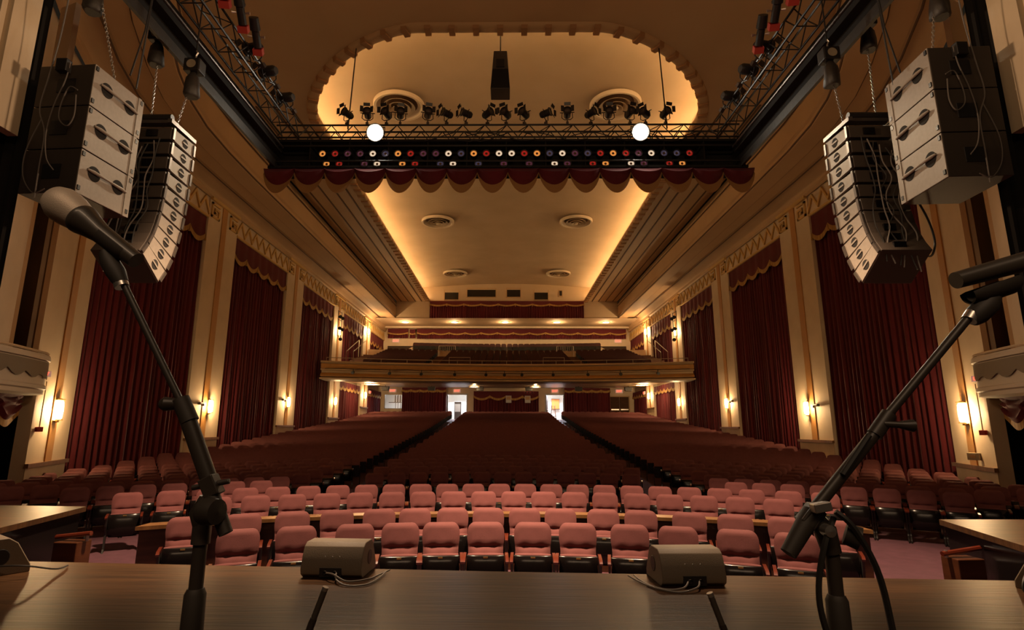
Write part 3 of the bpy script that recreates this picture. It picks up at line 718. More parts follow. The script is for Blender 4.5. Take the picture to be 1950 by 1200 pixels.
# ================================================================== CEILING VENTS, CENTRE CLUSTER
def vent(x, y, z, r, label):
    t = thing('ceiling_vent', label, 'ceiling vent', (x, y, z), 0, 'round ceiling vents')
    MB().lathe([(r*1.0, .1), (r*1.0, 0), (r*.97, -.06), (r*.88, -.05), (r*.84, .03), (r*.72, .1)], (0, 0, 0), (0, 0, 1), 40).obj('outer_ring', M['cream'], t, smooth=50)
    b = MB()
    for q, h in ((.62, -.06), (.44, -.11), (.27, -.15)): b.lathe([(r*(q-.13), h+.12), (r*q, h+.03), (r*(q+.02), h), (r*q, h+.0), (r*(q-.12), h+.09)], (0, 0, 0), (0, 0, 1), 32)
    b.obj('louvre_cones', mat('vent_paint', (.5, .37, .23), .6), t, smooth=50)
    MB().lathe([(0, -.16), (r*.1, -.15), (r*.12, -.1), (r*.1, .0)], (0, 0, 0), (0, 0, 1), 16).obj('hub', M['cream'], t, smooth=True)
    MB().lathe([(0, .1), (r*.8, .1)], (0, 0, 0), (0, 0, 1), 24).obj('throat', M['groove'], t)
for y, nm in ((20.7, 'nearest the stage'), (33.9, 'middle pair'), (46.3, 'farthest pair')):
    for s, side in SIDES: vent(s*4.45, y, 15.14, 1.05, 'round stepped ceiling vent on the %s, %s' % (side, nm))
for x, y in ((.6, 24), (-1.8, 19), (2.4, 19.5)): pass
t = thing('centre_speaker', 'black tapered speaker cluster hung from the ceiling centre', 'speaker', (-.2, 15.0, 12.0))
MB().add([(-.29, -.25, 0), (.29, -.25, 0), (.29, .35, 0), (-.29, .35, 0), (-.2, -.2, 1.3), (.2, -.2, 1.3), (.2, .3, 1.3), (-.2, .3, 1.3)], [(0, 3, 2, 1), (4, 5, 6, 7), (0, 1, 5, 4), (1, 2, 6, 5), (2, 3, 7, 6), (3, 0, 4, 7)]).obj('cabinet', M['greydark'], t, bevel=.02)
MB().add([(-.28, -.27, .02), (.28, -.27, .02), (.235, -.245, .66), (-.235, -.245, .66)], [(0, 1, 2, 3)]).obj('grille', M['black_matte'], t)
MB().box(-.12, .12, -.26, -.2, .72, .98).obj('connector_plate', M['black'], t)
MB().tube([(0, 0, 1.3), (0, .1, 1.45), (0, .1, 3.35)], .02, 6).obj('suspension_wire', M['black'], t)

# ================================================================== LIGHTING TRUSS
def truss_mesh(p0, p1, h=.34, wdt=.34, bay=.55, r=.024):
    p0 = Vector(p0); p1 = Vector(p1); d = (p1-p0); L = d.length; d.normalize(); sd = d.cross(Vector((0, 0, 1))).normalized()
    ch = MB(); br = MB(); n = int(L/bay)
    for a in (0, 1):
        for c in (0, 1): ch.tube([p0+sd*wdt*(a-.5)+Vector((0, 0, h*c)), p1+sd*wdt*(a-.5)+Vector((0, 0, h*c))], r, 6)
    for i in range(n):
        q0 = p0+d*(L*i/n); q1 = p0+d*(L*(i+1)/n); qm = (q0+q1)/2
        for a in (-.5, .5):
            br.tube([q0+sd*wdt*a, qm+sd*wdt*a+Vector((0, 0, h))], r*.55, 5); br.tube([qm+sd*wdt*a+Vector((0, 0, h)), q1+sd*wdt*a], r*.55, 5)
        br.tube([q0-sd*wdt/2, q0+sd*wdt/2], r*.5, 5); br.tube([q0-sd*wdt/2+Vector((0, 0, h)), qm+sd*wdt/2+Vector((0, 0, h))], r*.5, 5)
    return ch, br
t = thing('lighting_truss', 'long black lighting truss across the hall with box masking below', 'truss', (0, 0, 0))
ch, br = truss_mesh((-5.9, 13.1, 9.42), (5.9, 13.1, 9.42)); ch.obj('chords', M['black'], t); br.obj('bracing', M['black'], t)
b = MB(); b.box(-6.05, 6.05, 12.95, 13.6, 8.6, 8.66); b.box(-6.05, 6.05, 13.5, 13.55, 8.6, 9.36); b.box(-6.05, 6.05, 12.95, 13.55, 9.32, 9.38)
for k in range(13): b.box(-6.03+k*1.0, -6.0+k*1.0, 12.98, 13.5, 8.64, 9.36)
b.obj('masking_box', M['black_matte'], t)
b = MB(); b.tube([(-5.9, 12.96, 9.2), (5.9, 12.96, 9.2)], .03, 6); b.tube([(-5.9, 12.96, 8.78), (5.9, 12.96, 8.78)], .03, 6); b.obj('lamp_rail', M['black'], t)
for s, side in SIDES:
    t = thing('lighting_truss', 'black side truss running toward the stage on the %s' % side, 'truss', (0, 0, 0))
    ch, br = truss_mesh((s*5.52, 4.5, 9.45), (s*5.52, 12.9, 9.45), .38, .42, .6); ch.obj('chords', M['black'], t); br.obj('bracing', M['black'], t)
    b = MB(); b.box(*sorted((s*5.9, s*5.94)), 4.5, 13.5, 8.65, 9.5); b.box(*sorted((s*5.72, s*5.94)), 4.5, 12.95, 9.0, 9.04); b.obj('masking_panel', M['black_matte'], t)
    MB().box(*sorted((s*5.86, s*5.92)), 4.5, 13.3, 8.62, 8.82).obj('lower_hem', M['black_sheen'], t)
    b = MB(); b.tube([(s*5.68, 4.5, 9.12), (s*5.68, 12.9, 9.12)], .028, 8); b.obj('hanging_pipe', M['darksteel'], t)
# scalloped border below the truss
t = thing('border_valance', 'red scalloped border with gold edge hanging below the truss', 'valance', (0, 0, 0))
NS = 16; rows = []; low = []; fr0 = []; fr1 = []
x0, x1 = -6.1, 6.15
for k in range(NS*14+1):
    u = (k/14) % 1; e = (1-(2*u-1)**2)**.75 if 0 < u < 1 else 0; x = x0+(x1-x0)*k/(NS*14)
    fr0.append((x, 12.9-.05*e, 8.45-.36*e)); fr1.append((x, 12.86-.08*e, 8.39-.55*e)); low.append(e)
tops = [(p[0], 13.0, 8.60) for p in fr0]
mid = [(p[0], 12.84-.18*e, 8.53-.18*e) for p, e in zip(fr0, low)]
MB().grid([tops, mid, fr0]).obj('swag_cloth', M['drape'], t, smooth=60)
MB().grid([fr0, fr1]).obj('gold_edge', mat('dull_gold_border', (.30, .15, .05), .8), t, smooth=60)
# small stage lanterns on the top chord
def make_lantern():
    r = thing('stage_lantern', '', 'stage light', (0, 0, 0), 0, 'stage lanterns on top of the truss')
    MB().lathe([(0, -.17), (.07, -.17), (.10, -.12), (.10, .1), (.125, .12), (.125, .15), (.09, .15)], (0, 0, .22), (0, -1, .12), 12).obj('can', M['black'], r, smooth=40)
    MB().lathe([(0, .02), (.085, .0)], (0, -.13, .235), (0, -1, .12), 12).obj('lens', M['darksteel'], r)
    b = MB(); b.tube([(-.14, 0, .24), (-.15, 0, .08), (-.08, 0, .02), (.08, 0, .02), (.15, 0, .08), (.14, 0, .24)], .012, 6); b.tube([(-.2, 0, .24), (.2, 0, .24)], .012, 6); b.obj('yoke', M['black'], r)
    b = MB(); b.tube([(0, 0, .02), (0, 0, -.07)], .02, 6); b.box(-.035, .035, -.04, .04, -.13, -.05); b.obj('clamp', M['darksteel'], r)
    b = MB()
    for a in (0, 1, 2, 3): ca, sa = math.cos(a*pi/2), math.sin(a*pi/2); b.box(-.09, .09, -.004, .004, .10, .19, 0, Matrix.Translation((0, -.17, .24)) @ Matrix.Rotation(a*pi/2, 4, 'Y') @ Matrix.Rotation(.35, 4, 'X'))
    b.obj('barn_doors', M['black'], r)
    return r
protoL = make_lantern()
lx = [-4.12, -3.6, -3.1, -2.75, -2.04, -1.55, -1.05, -.5, -.02, .45, 1.0, 1.55, 2.15, 2.62, 3.15, 3.55, 4.06]
rn = random.Random(3)
for i, x in enumerate(lx):
    o = protoL if i == 0 else copy_tree(protoL)
    o.location = (x, 13.0, 9.92); o.rotation_euler = (0, 0, rn.uniform(-1.1, 1.1)); o.scale = (.92,)*3
    o['label'] = 'black stage lantern on top of the cross truss, %s from the left' % ORD[i]
for s, side in SIDES:
    for i, (y, z) in enumerate([(12.1, 9.95), (11.1, 9.95), (10.35, 9.95)]):
        o = copy_tree(protoL); o.location = (s*5.2, y, 9.75); o.rotation_euler = (0, s*-1.0, s*1.9); o.scale = (1.15,)*3
        o['group'] = 'lanterns on the side trusses'; o['label'] = 'black barn-door lantern on the %s side truss, %s from the cross truss' % (side, ORD[i])
def make_profile():
    r = thing('profile_spotlight', '', 'stage light', (0, 0, 0), 0, 'long profile spotlights on the side trusses')
    MB().lathe([(0, -.34), (.09, -.33), (.10, -.1), (.075, -.08), (.075, .22), (.0, .22)], (0, 0, 0), (0, 0, -1), 14).obj('barrel', M['black'], r, smooth=40)
    b = MB()
    for a in range(4): b.box(-.09, .09, .078, .088, -.36, -.24, 0, Matrix.Rotation(a*pi/2, 4, 'Z'))
    b.obj('gel_frame', mat('red_edged_frame', (.45, .05, .04), .4), r)
    MB().lathe([(0, .225), (.07, .23)], (0, 0, 0), (0, 0, -1), 14).obj('lens', M['glass'], r)
    for sx in (-1, 1): MB().tube([(sx*.08, 0, -.02), (sx*.16, 0, -.02)], [.012, .03], 8).obj('knob', M['steel'], r)
    MB().tube([(0, .1, 0), (0, .22, .05), (0, .35, .05)], .018, 6).obj('clamp_arm', M['black'], r)
    return r
pp = make_profile(); k = 0
for s, side in SIDES:
    for i, (y, z) in enumerate([(9.65, 9.95), (9.0, 9.95), (8.3, 9.9)]):
        o = pp if k == 0 else copy_tree(pp); k += 1
        o.location = (s*4.98, y, z-.15); o.rotation_euler = (math.radians(-40), math.radians(s*25), 0)
        o.rotation_euler = (math.radians(52), 0, math.radians(-s*10))
        o['label'] = 'long black profile spotlight on the %s side truss, %s counting from the lanterns' % (side, ORD[i])
# PAR cans
def make_par():
    r = thing('par_lamp', '', 'stage light', (0, 0, 0), 0, 'coloured par lamps under the cross truss')
    MB().lathe([(0, .26), (.06, .26), (.095, .16), (.1, 0), (.085, 0), (.08, .04)], (0, 0, 0), (0, 1, .1), 14).obj('can', M['black'], r, smooth=40)
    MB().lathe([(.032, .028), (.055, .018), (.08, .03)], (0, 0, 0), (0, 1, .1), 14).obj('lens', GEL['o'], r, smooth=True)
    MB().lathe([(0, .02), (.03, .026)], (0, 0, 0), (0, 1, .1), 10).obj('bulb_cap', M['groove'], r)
    return r
par = make_par(); mesh_by = {}
row1 = 'orpbcborpbcborcc'  # colours read from the left
cols1 = dict(zip(range(30), 'orppcbor ppcborccroбcpb rorpcbbro'.replace(' ', '').replace('б', 'b')[:30]))
cols2 = {0: 'o', 1: 'r', 4: 'c', 6: 'o', 7: 'r', 10: 'c', 18: 'c', 19: 'p', 21: 'r', 22: 'o', 24: 'c', 27: 'r', 28: 'o', 12: 'b', 14: 'p', 16: 'p', 25: 'p', 3: 'p', 9: 'b'}
NAMEC = {'o': 'amber', 'r': 'red', 'c': 'clear', 'b': 'dark blue', 'p': 'violet'}
k = 0
for rowi, (cols, z) in enumerate(((cols1, 8.98), (cols2, 8.70))):
    for i in sorted(cols):
        x = -4.68+i*.32+rowi*.12
        o = par if k == 0 else copy_tree(par); k += 1
        o.location = (x, 12.93, z); o.rotation_euler = (math.radians(-4), 0, 0)
        c = cols[i]
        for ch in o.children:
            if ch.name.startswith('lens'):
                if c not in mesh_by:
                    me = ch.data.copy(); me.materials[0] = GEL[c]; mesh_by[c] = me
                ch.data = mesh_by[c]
        o['label'] = '%s par lamp in the %s row under the truss, %s place from the left' % (NAMEC[c], ('upper', 'lower')[rowi], ordn(i))
# the two blazing floods facing the stage
for s, side, x in ((-1, 'left', -3.33), (1, 'right', 3.36)):
    t = thing('flood_light', 'blazing white flood light on the %s half of the truss, facing the stage' % side, 'stage light', (x, 12.8, 9.48), 0, 'blazing flood lights on the truss')
    MB().lathe([(0, .34), (.12, .32), (.21, .06), (.235, 0), (.215, 0), (.21, .03)], (0, 0, 0), (0, 1, .28), 20).obj('can', M['black'], t, smooth=40)
    MB().lathe([(0, -.02), (.12, -.005), (.19, .02)], (0, 0, 0), (0, 1, .28), 20).obj('lens', M['glow_hot'], t, smooth=True)
    MB().tube([(-.22, .1, .0), (-.22, .1, .2), (.22, .1, .2), (.22, .1, 0)], .014, 6).obj('yoke', M['black'], t)
    lamp('flood_beam_'+side, 'SPOT', (x, 12.65, 9.44), 900, (1, .76, .48), (x*1.35, 3.5, 1.0), spot_size=math.radians(50), spot_blend=.5, shadow_soft_size=.16)
    # hanging cables
    t = MB().tube([(s*4.12, 13.1, 9.75), (s*4.72, 15.35, 13.95)], .018, 6).obj('suspension_cable', M['black']); tag(t, 'thin %s suspension cable from ceiling to cross truss' % side, 'cable')
    b = MB(); rr = random.Random(5+s)
    for k in range(5):
        xa = s*rr.uniform(.5, 4.5); b.tube([(xa+.25*i, 12.9+.03*math.sin(i), 9.42-.12*math.sin(i*.8+k)) for i in range(7)], .012, 5)
    tag(b.obj('truss_cable', M['cable_blk']), 'black cables draped through the %s half of the cross truss' % side, 'cable', kind='stuff')

# ================================================================== LOUDSPEAKERS
def rounded_slot(b, c, ax, ay, nrm, r, mi=0):
    pass
def make_sub(s):
    """local origin: inner back bottom corner; +Y toward audience; outward is x*s"""
    r = thing('subwoofer', '', 'loudspeaker', (0, 0, 0), 0, 'stacked subwoofers')
    W, D, H = .80, .92, .615
    MB().box(*sorted((0.012*s, s*W)), 0, D, .004, H-.004).obj('cabinet', M['greydark'], r, bevel=.008)
    MB().box(*sorted((0, s*.014)), .0, D, .006, H-.006).obj('side_panel', M['grey'], r, bevel=.004)  # lighter copy of the cabinet paint for the lit inner side
    # recessed cups and handle bar on the inner side
    for y in (.24, .66): MB().lathe([(0, .004), (.095, .004), (.105, .0)], (-s*.003, y, .36), (-s, 0, 0), 20).obj('handle_cup', M['black_matte'], r)
    MB().tube([(-s*.02, .11, .375), (-s*.03, .20, .37), (-s*.035, .45, .36), (-s*.03, .70, .35), (-s*.02, .80, .345)], [.013, .024, .014, .024, .013], 8).obj('handle_bar', M['grey'], r, smooth=True)
    for y in (.03, .86):
        for z in (.05, H-.09): MB().box(*sorted((-s*.016, s*.0)), y-.02, y+.02, z, z+.06).obj('rigging_plate', M['black'], r)
    MB().box(*sorted((-s*.01, s*.03)), .80, .86, 0, H).obj('rear_rail', M['grey'], r)
    MB().box(*sorted((s*.25, s*.5)), -.012, .002, .2, .4).obj('connector_panel', M['black'], r)
    return r
for s, side, X, zb, hs in ((-1, 'left', -5.55, 5.14, 1.0), (1, 'right', 5.60, 5.33, 1.0)):
    pr = make_sub(s)
    for k in range(3):
        o = pr if k == 0 else copy_tree(pr)
        o.location = (X, 6.62, zb+k*.62); o.rotation_euler = (0, 0, -s*math.radians(-3) if s > 0 else math.radians(-4))
        if s > 0: o.rotation_euler = (0, 0, math.radians(-3))
        o['label'] = '%s grey subwoofer of the hanging stack on the %s' % (['bottom', 'middle', 'top'][k], side)
def make_array(s, X):
    t = thing('line_array', 'curved hanging line array of ten grey speaker boxes on the %s' % ('left' if s < 0 else 'right'), 'loudspeaker', (X, 8.21, 6.87))
    t.scale = (1.14,)*3
    # hinge along the front edge: front-top point, tilt grows downwards
    tilt = [0, 1, 2, 3, 5, 8, 12, 18, 25, 33]; fy, fzz = .56, .12; H = .238; D = .56; W = .66
    for k in range(10):
        a = math.radians(tilt[k])        # downward tilt of the box (front aims down)
        # box frame: forward f, down d
        f = Vector((0, math.cos(a), -math.sin(a))); d = Vector((0, -math.sin(a), -math.cos(a)))
        P = Vector((0, fy, fzz))         # front top corner
        h2 = H*.76                        # rear height is less
        A = P; B = P+d*H; Cc = P-f*D+d*(H-h2)*.5; Dd = P-f*D+d*(H+h2)*.5
        b = MB(); x0, x1 = 0.012*s, s*W
        g = .004
        b.add([(x0, *A.yz), (x0, *B.yz), (x0, *Dd.yz), (x0, *Cc.yz), (x1, *A.yz), (x1, *B.yz), (x1, *Dd.yz), (x1, *Cc.yz)], [(0, 1, 2, 3), (7, 6, 5, 4), (0, 4, 5, 1), (1, 5, 6, 2), (2, 6, 7, 3), (3, 7, 4, 0)])
        cb = b.obj('cabinet', M['greydark'], t, bevel=.006)
        def pt(u, v): return P-f*D*u+d*(H*.5+(v-.5)*(H+(h2-H)*u)*.94)
        xs = -s*.004
        b = MB(); q = [pt(0.03, 0.03), pt(.03, .97), pt(.93, .97), pt(.93, .03)]
        b.add([(xs, p.y, p.z) for p in q]+[(s*.014, p.y, p.z) for p in q], [(0, 1, 2, 3), (7, 6, 5, 4), (0, 4, 5, 1), (1, 5, 6, 2), (2, 6, 7, 3), (3, 7, 4, 0)]); b.obj('side_panel', M['grey'], cb)
        b = MB(); c = pt(.42, .5)
        b.lathe([(0, .003), (.066, .003), (.07, 0)], (xs-s*.002, c.y, c.z), (-s, 0, 0), 20); b.obj('handle_cup', M['black_matte'], cb)
        MB().box(*sorted((xs-s*.012, xs)), -.068, .068, -.012, .012, 0, Matrix.Translation((0, c.y, c.z)) @ Matrix.Rotation(-a, 4, 'X')).obj('handle_bar', M['grey'], cb)
        for u in (.02, .95):
            p = pt(u, .5); MB().box(*sorted((xs-s*.02, xs)), -.022, .022, -.09, .09, 0, Matrix.Translation((0, p.y, p.z)) @ Matrix.Rotation(-a, 4, 'X')).obj('rigging_plate', M['darksteel'], cb)
        p = pt(1.0, .5); MB().box(*sorted((s*.2, s*.36)), -.02, .01, -.05, .05, 0, Matrix.Translation((0, p.y, p.z))).obj('connector_plate', M['black_gloss'], cb)
        fy, fzz = B.y, B.z
    b = MB(); b.box(*sorted((-s*.01, s*.05)), -.05, .58, .14, .20); b.box(*sorted((s*.62, s*.68)), -.05, .58, .14, .20); b.box(*sorted((0, s*.68)), -.02, .1, .15, .21); b.box(*sorted((0, s*.68)), .45, .52, .15, .21)
    b.obj('fly_bar', M['darksteel'], t)
    MB().tube([(s*.02, .0, .24), (s*.62, .0, .24)], .05, 8).obj('fly_bar_tube', M['black'], t)
    return t
make_array(-1, -5.45); make_array(1, 5.48)
# chain hoists, chains, cables
def chain(name, label, p0, p1, link=.05, r=.006):
    p0 = Vector(p0); p1 = Vector(p1); d = p1-p0; L = d.length; d.normalize(); n = int(L/(link*.8)); x = d.orthogonal().normalized(); y = d.cross(x); b = MB()
    for i in range(n):
        c = p0+d*(L*(i+.5)/n); u = x if i % 2 else y
        b.tube([c+d*math.cos(2*pi*k/8)*link*.5+u*math.sin(2*pi*k/8)*link*.3 for k in range(9)], r, 4, caps=False)
    tag(b.obj(name, M['steel']), label, 'chain', 'hoist chains')
def hoist(label, x, y, zb, tall=.46, bag=True, ztop=10.5):
    t = thing('chain_hoist', label, 'hoist', (x, y, zb), 0, 'chain hoists')
    if bag:
        rows = []
        for j, (z, q) in enumerate(((0, .10), (.03, .13), (.2, .12), (.36, .10), (tall, .05))):
            rows.append([(q*(1+.12*math.sin(3*a+j))*math.cos(a), q*(1+.12*math.sin(3*a+j))*math.sin(a), z) for a in [2*pi*k/12 for k in range(12)]])
        MB().grid(rows, close=True).add([rows[0][k] for k in range(12)], [tuple(range(11, -1, -1))]).obj('chain_bag', M['black_sheen'], t, smooth=60)
    b = MB(); b.box(-.14, .14, -.11, .11, tall, tall+.24); b.obj('motor_housing', M['black'], t, bevel=.02)
    b = MB(); b.lathe([(0, 0), (.08, .005), (.08, .0)], (0, -.112, tall+.12), (0, -1, 0), 16); b.obj('label_plate', M['metal_rail'], t)
    MB().tube([(0, 0, tall+.24), (0, 0, tall+.34), (.03, 0, tall+.40), (0, 0, tall+.44)], .014, 6).obj('hook', M['steel'], t)
    MB().tube([(0, 0, tall+.42), (0, 0, ztop-zb)], .012, 6).obj('sling', M['black'], t)
HO = [(-6.16, 8.6, 8.38, -6.09, 7.26, 'outer', 'left'), (-5.43, 8.55, 7.73, -5.61, 7.12, 'inner', 'left'), (-6.05, 7.0, 8.1, -5.55, 7.0, 'subwoofer', 'left'),
      (6.25, 8.55, 8.58, 6.19, 7.39, 'outer', 'right'), (5.54, 8.55, 7.9, 5.63, 7.16, 'inner', 'right'), (6.2, 7.0, 7.95, 5.95, 7.22, 'subwoofer', 'right')]
for (x, y, z, cx, cz, which, side) in HO:
    hoist('black chain hoist with bag above the %s %s' % (side, {'outer': 'line array, outer one', 'inner': 'line array, inner one', 'subwoofer': 'subwoofer stack'}[which]), x, y, z)
    chain('hoist_chain', 'steel chain from hoist down to the %s %s' % (side, {'outer': 'line array, outer chain', 'inner': 'line array, inner chain', 'subwoofer': 'subwoofer stack'}[which]), (x+(.02 if side == 'left' else -.02), y, z+.5), (cx, y-.02, cz))
for s, side, x in ((-1, 'left', -5.45), (1, 'right', 5.6)):
    t = MB().tube([(x+s*.05, 7.35, 7.1), (x-s*.02, 7.3, 8.0), (x-s*.05, 7.3, 9.3)], .012, 6); t.tube([(x-s*.02, 7.1, 7.15), (x-s*.03, 7.25, 8.0), (x-s*.06, 7.3, 9.3)], .012, 6)
    tag(t.obj('support_strap', M['black']), 'thin dark straps rising from the %s subwoofer stack' % side, 'strap')
def smooth_path(pts, n=6):
    P = [Vector(p) for p in pts]; out = []
    for i in range(len(P)-1):
        p0 = P[max(0, i-1)]; p1 = P[i]; p2 = P[i+1]; p3 = P[min(len(P)-1, i+2)]
        for k in range(n):
            t = k/n; out.append(.5*((2*p1)+(p2-p0)*t+(2*p0-5*p1+4*p2-p3)*t*t+(3*p1-p0-3*p2+p3)*t**3))
    out.append(P[-1]); return out
def cable(label, pts, r=.008, m='cable', group=None, name='cable'):
    o = MB().tube(smooth_path(pts), r, 6).obj(name, M[m], smooth=True); return tag(o, label, 'cable', group)
for s, side, X, zb in ((-1, 'left', -5.55, 5.14), (1, 'right', 5.60, 5.33)):
    g = 'cables on the subwoofer backs'
    q = lambda a, z: (X+s*a, 6.56, zb+z)
    cable('long grey cable looping down the back of the %s subwoofers' % side, [(X+s*.42, 6.5, zb+2.9), q(.50, 2.2), q(.56, 1.6), q(.60, 1.15), q(.48, .8), q(.47, .3), q(.46, -.1)], .009, 'cable', g)
    cable('grey cable curling from the top connector of the %s subwoofers' % side, [q(.30, 1.83), q(.33, 1.55), q(.42, 1.2), q(.46, .8), q(.40, .45), q(.28, .28)], .008, 'cable', g)
    cable('short grey cable loop between the upper two %s subwoofers' % side, [q(.14, 1.42), q(.26, 1.46), q(.33, 1.2), q(.32, 1.0), q(.2, .9), q(.13, 1.05), q(.15, 1.35)], .008, 'cable', g)
    cable('drooping cable swinging out from the %s subwoofer back' % side, [q(.55, 1.0), q(.68, .55), q(.66, .2), q(.5, -.03), q(.35, .02)], .008, 'cable', g)
    MB()
    o = MB().box(*sorted((X+s*.3, X+s*.45)), 6.5, 6.6, zb+1.68, zb+1.86); tag(o.obj('cable_clamp', M['black'], bevel=.01), 'black cable clamp on the top %s subwoofer' % side, 'clamp')
    X2 = -5.45 if s < 0 else 5.48
    rr = random.Random(11+s)
    for k in range(6):
        a = .14+.09*k
        pts = [(X2+s*a, 8.14, 6.75-.05*k)]
        for j in range(7): pts.append((X2+s*(a+rr.uniform(-.08, .1)), 8.11-.035*j, 6.4-.3*j-.03*k))
        cable('cable %s down the back of the %s line array, %s from the inner edge' % ('looping' if k % 2 else 'running', side, ORD[k]), pts, .010, 'cable' if k % 2 else 'cable_blk', 'cables behind the line arrays')
cable('thick black cable loop drooping beside the right line array', [(6.45, 8.3, 5.8), (6.6, 8.3, 5.4), (6.65, 8.3, 5.05), (6.5, 8.2, 4.8), (6.25, 8.0, 4.72)], .016, 'cable_blk')

# ================================================================== OPERA BOXES
for s, side in SIDES:
    t = thing('opera_box', 'bow-fronted cream opera box on the %s wall with grey scalloped drape' % side, 'opera box', (0, 0, 0))
    pl = [(11.75, 13.8), (11.4, 13.6), (11.1, 13.25), (10.88, 12.6), (10.65, 11.8), (10.5, 11.0), (10.45, 10.4)]
    pl = [tuple(v) for v in (smooth_path([(x, y, 0) for x, y in pl], 5))]
    def ring(off, z): return [(s*(x-off), y+off*.3, z) for x, y, _ in pl]
    MB().grid([ring(-.4, 3.85), ring(.02, 3.85), ring(.05, 3.80), ring(.05, 3.72), ring(0, 3.7), ring(0, 3.15), ring(.04, 3.12), ring(.04, 3.05), ring(.0, 3.02), ring(.0, 2.93), ring(-.5, 2.9)]).obj('parapet', M['box'], t, smooth=30)
    top = [(p[0]-s*.03, p[1], 3.68) for p in ring(0, 0)]
    lowr = []
    for i, p in enumerate(top): u = (i/4.2) % 1; lowr.append((p[0]-s*.01, p[1], 3.42-.14*math.sin(pi*u)))
    MB().grid([top, lowr]).obj('scalloped_drape', M['valgrey'], t)
    MB().tube([(p[0], p[1], 3.9) for p in ring(-.02, 0)], .03, 6).obj('top_rail', M['cream'], t, smooth=True)
    # swag under the box
    t = thing('swag_curtain', 'gathered dark red swag with gold fringe under the %s box' % side, 'curtain', (0, 0, 0))
    rows = []; fr = []
    N = 36
    for j in range(7):
        v = j/6; r = []
        for i in range(N+1):
            u = i/N; x = 11.6-.8*u; y = 13.3-2.6*u; e = abs(math.sin(pi*u*3))
            r.append((s*(x-.06*math.sin(v*16+e*2)), y, 2.92-v*(.32+.28*e)))
        rows.append(r)
    MB().grid(rows).obj('swag_cloth', M['drape'], t, smooth=60)
    MB().grid([rows[-1], [(x, y, z-.16) for x, y, z in rows[-1]]]).obj('fringe', M['fringe'], t)

# ================================================================== STAGE EXTENSIONS
b = MB(); poly = [(-6.34, 8.72), (-8.4, 8.85), (-8.4, 5.4), (-5.95, 5.4), (-6.03, 6.9)]
b.prism(poly, 'Z', .93, 1.0, 0); b.prism([(p[0]-.05, p[1]-.05) for p in poly], 'Z', 0, .93, 1)
t = thing('stage_extension', 'dark wooden side platform with black fascia left of the stage', 'platform', (0, 0, 0)); b.obj('platform_deck', [M['stage'], M['black_gloss']], t)
b = MB(); poly = [(5.82, 7.93), (8.4, 8.0), (8.4, 5.0), (5.68, 5.0), (5.4, 6.2)]
b.prism(poly, 'Z', .93, 1.0, 0); b.prism([(p[0]+.05, p[1]-.05) for p in poly], 'Z', 0, .93, 1)
t = thing('stage_extension', 'dark wooden side platform with black fascia right of the stage', 'platform', (0, 0, 0)); b.obj('platform_deck', [M['stage'], M['black_gloss']], t)
for s, side, x, y in ((-1, 'left', -5.75, 7.75), (1, 'right', 5.42, 7.1)):
    t = thing('stair_newel', 'mahogany newel and rail of the steps beside the %s platform' % side, 'stair rail', (x, y, 0), s*.1)
    MB().box(-.17, .17, -.12, .12, 0, .70).obj('newel_panel', M['wood'], t, bevel=.01)
    MB().tube([(-.25, 0, .74), (.25, 0, .80)], .03, 8).obj('handrail', M['arm'], t, smooth=True)
    MB().tube([(s*-.2, 0, .7), (s*-.2, 0, .78)], .02, 6).obj('bracket', M['steel'], t)
# orchestra rail
t = thing('orchestra_rail', 'curved walnut rail wall with pale oak cap behind the second seat row', 'rail', (0, 0, 0))
def arcY(R, x): return -1+math.sqrt(R*R-x*x)
xs = [-5.05+10.0*k/30 for k in range(31)]
MB().grid([[(x, arcY(10.33, x), 0) for x in xs], [(x, arcY(10.33, x), .8) for x in xs], [(x, arcY(10.45, x), .8) for x in xs], [(x, arcY(10.45, x), 0) for x in xs]]).add([(x_, arcY(R_, x_), z_) for x_ in (-5.05, 4.95) for R_, z_ in ((10.33, 0), (10.45, 0), (10.45, .8), (10.33, .8))], [(0, 1, 2, 3), (7, 6, 5, 4)]).obj('rail_panel', M['wood'], t)
MB().grid([[(x, arcY(10.25, x), .80) for x in xs], [(x, arcY(10.25, x), .85) for x in xs], [(x, arcY(10.53, x), .85) for x in xs], [(x, arcY(10.53, x), .80) for x in xs], [(x, arcY(10.25, x), .80) for x in xs]]).obj('rail_cap', M['woodtop'], t)

# ================================================================== SEATS
def sup(t, e): c = math.cos(t); return math.copysign(abs(c)**e, c)
def pad(w, h, th, nx=10, ny=10, e=.5, bulge=.03, waist=0.0, headline=None):
    """rounded cushion in local plane (u across, v up), front = -n; returns rows grid front and back"""
    front = []; 
    for j in range(ny+1):
        v = -1+2*j/ny; r = []
        for i in range(nx+1):
            u = -1+2*i/nx
            # squircle mapping
            uu = u*math.sqrt(1-.35*v*v*abs(u)**1.0*(1 if v > 0 else .6)) ; vv = v*math.sqrt(1-.28*u*u*abs(v))
            W = w*(1-waist*math.sin(pi*(v+1)/2*1.0)*(1 if v < .0 else 0))
            d = bulge*(1-u**4)*(1-v**4)
            if headline is not None: d -= .022*math.exp(-((v-headline)/.07)**2)*(1-u**4)
            r.append((uu*W/2, vv*h/2, d))
        front.append(r)
    return front
def pad_mesh(w, h, th, place, nx=10, ny=10, **k):
    fr = pad(w, h, th, nx, ny, **k); b = MB()
    F = [[place(u, v, d+th/2) for u, v, d in r] for r in fr]; Bk = [[place(u, v, -th/2) for u, v, d in r][::-1] for r in fr]
    b.grid(F); b.grid(Bk)
    ring = [(0, i) for i in range(nx+1)]+[(j, nx) for j in range(1, ny+1)]+[(ny, i) for i in range(nx-1, -1, -1)]+[(j, 0) for j in range(ny-1, 0, -1)]
    A = [F[j][i] for j, i in ring]; C = [Bk[j][nx-i] for j, i in ring]
    b.grid([C, A], close=True)
    return b
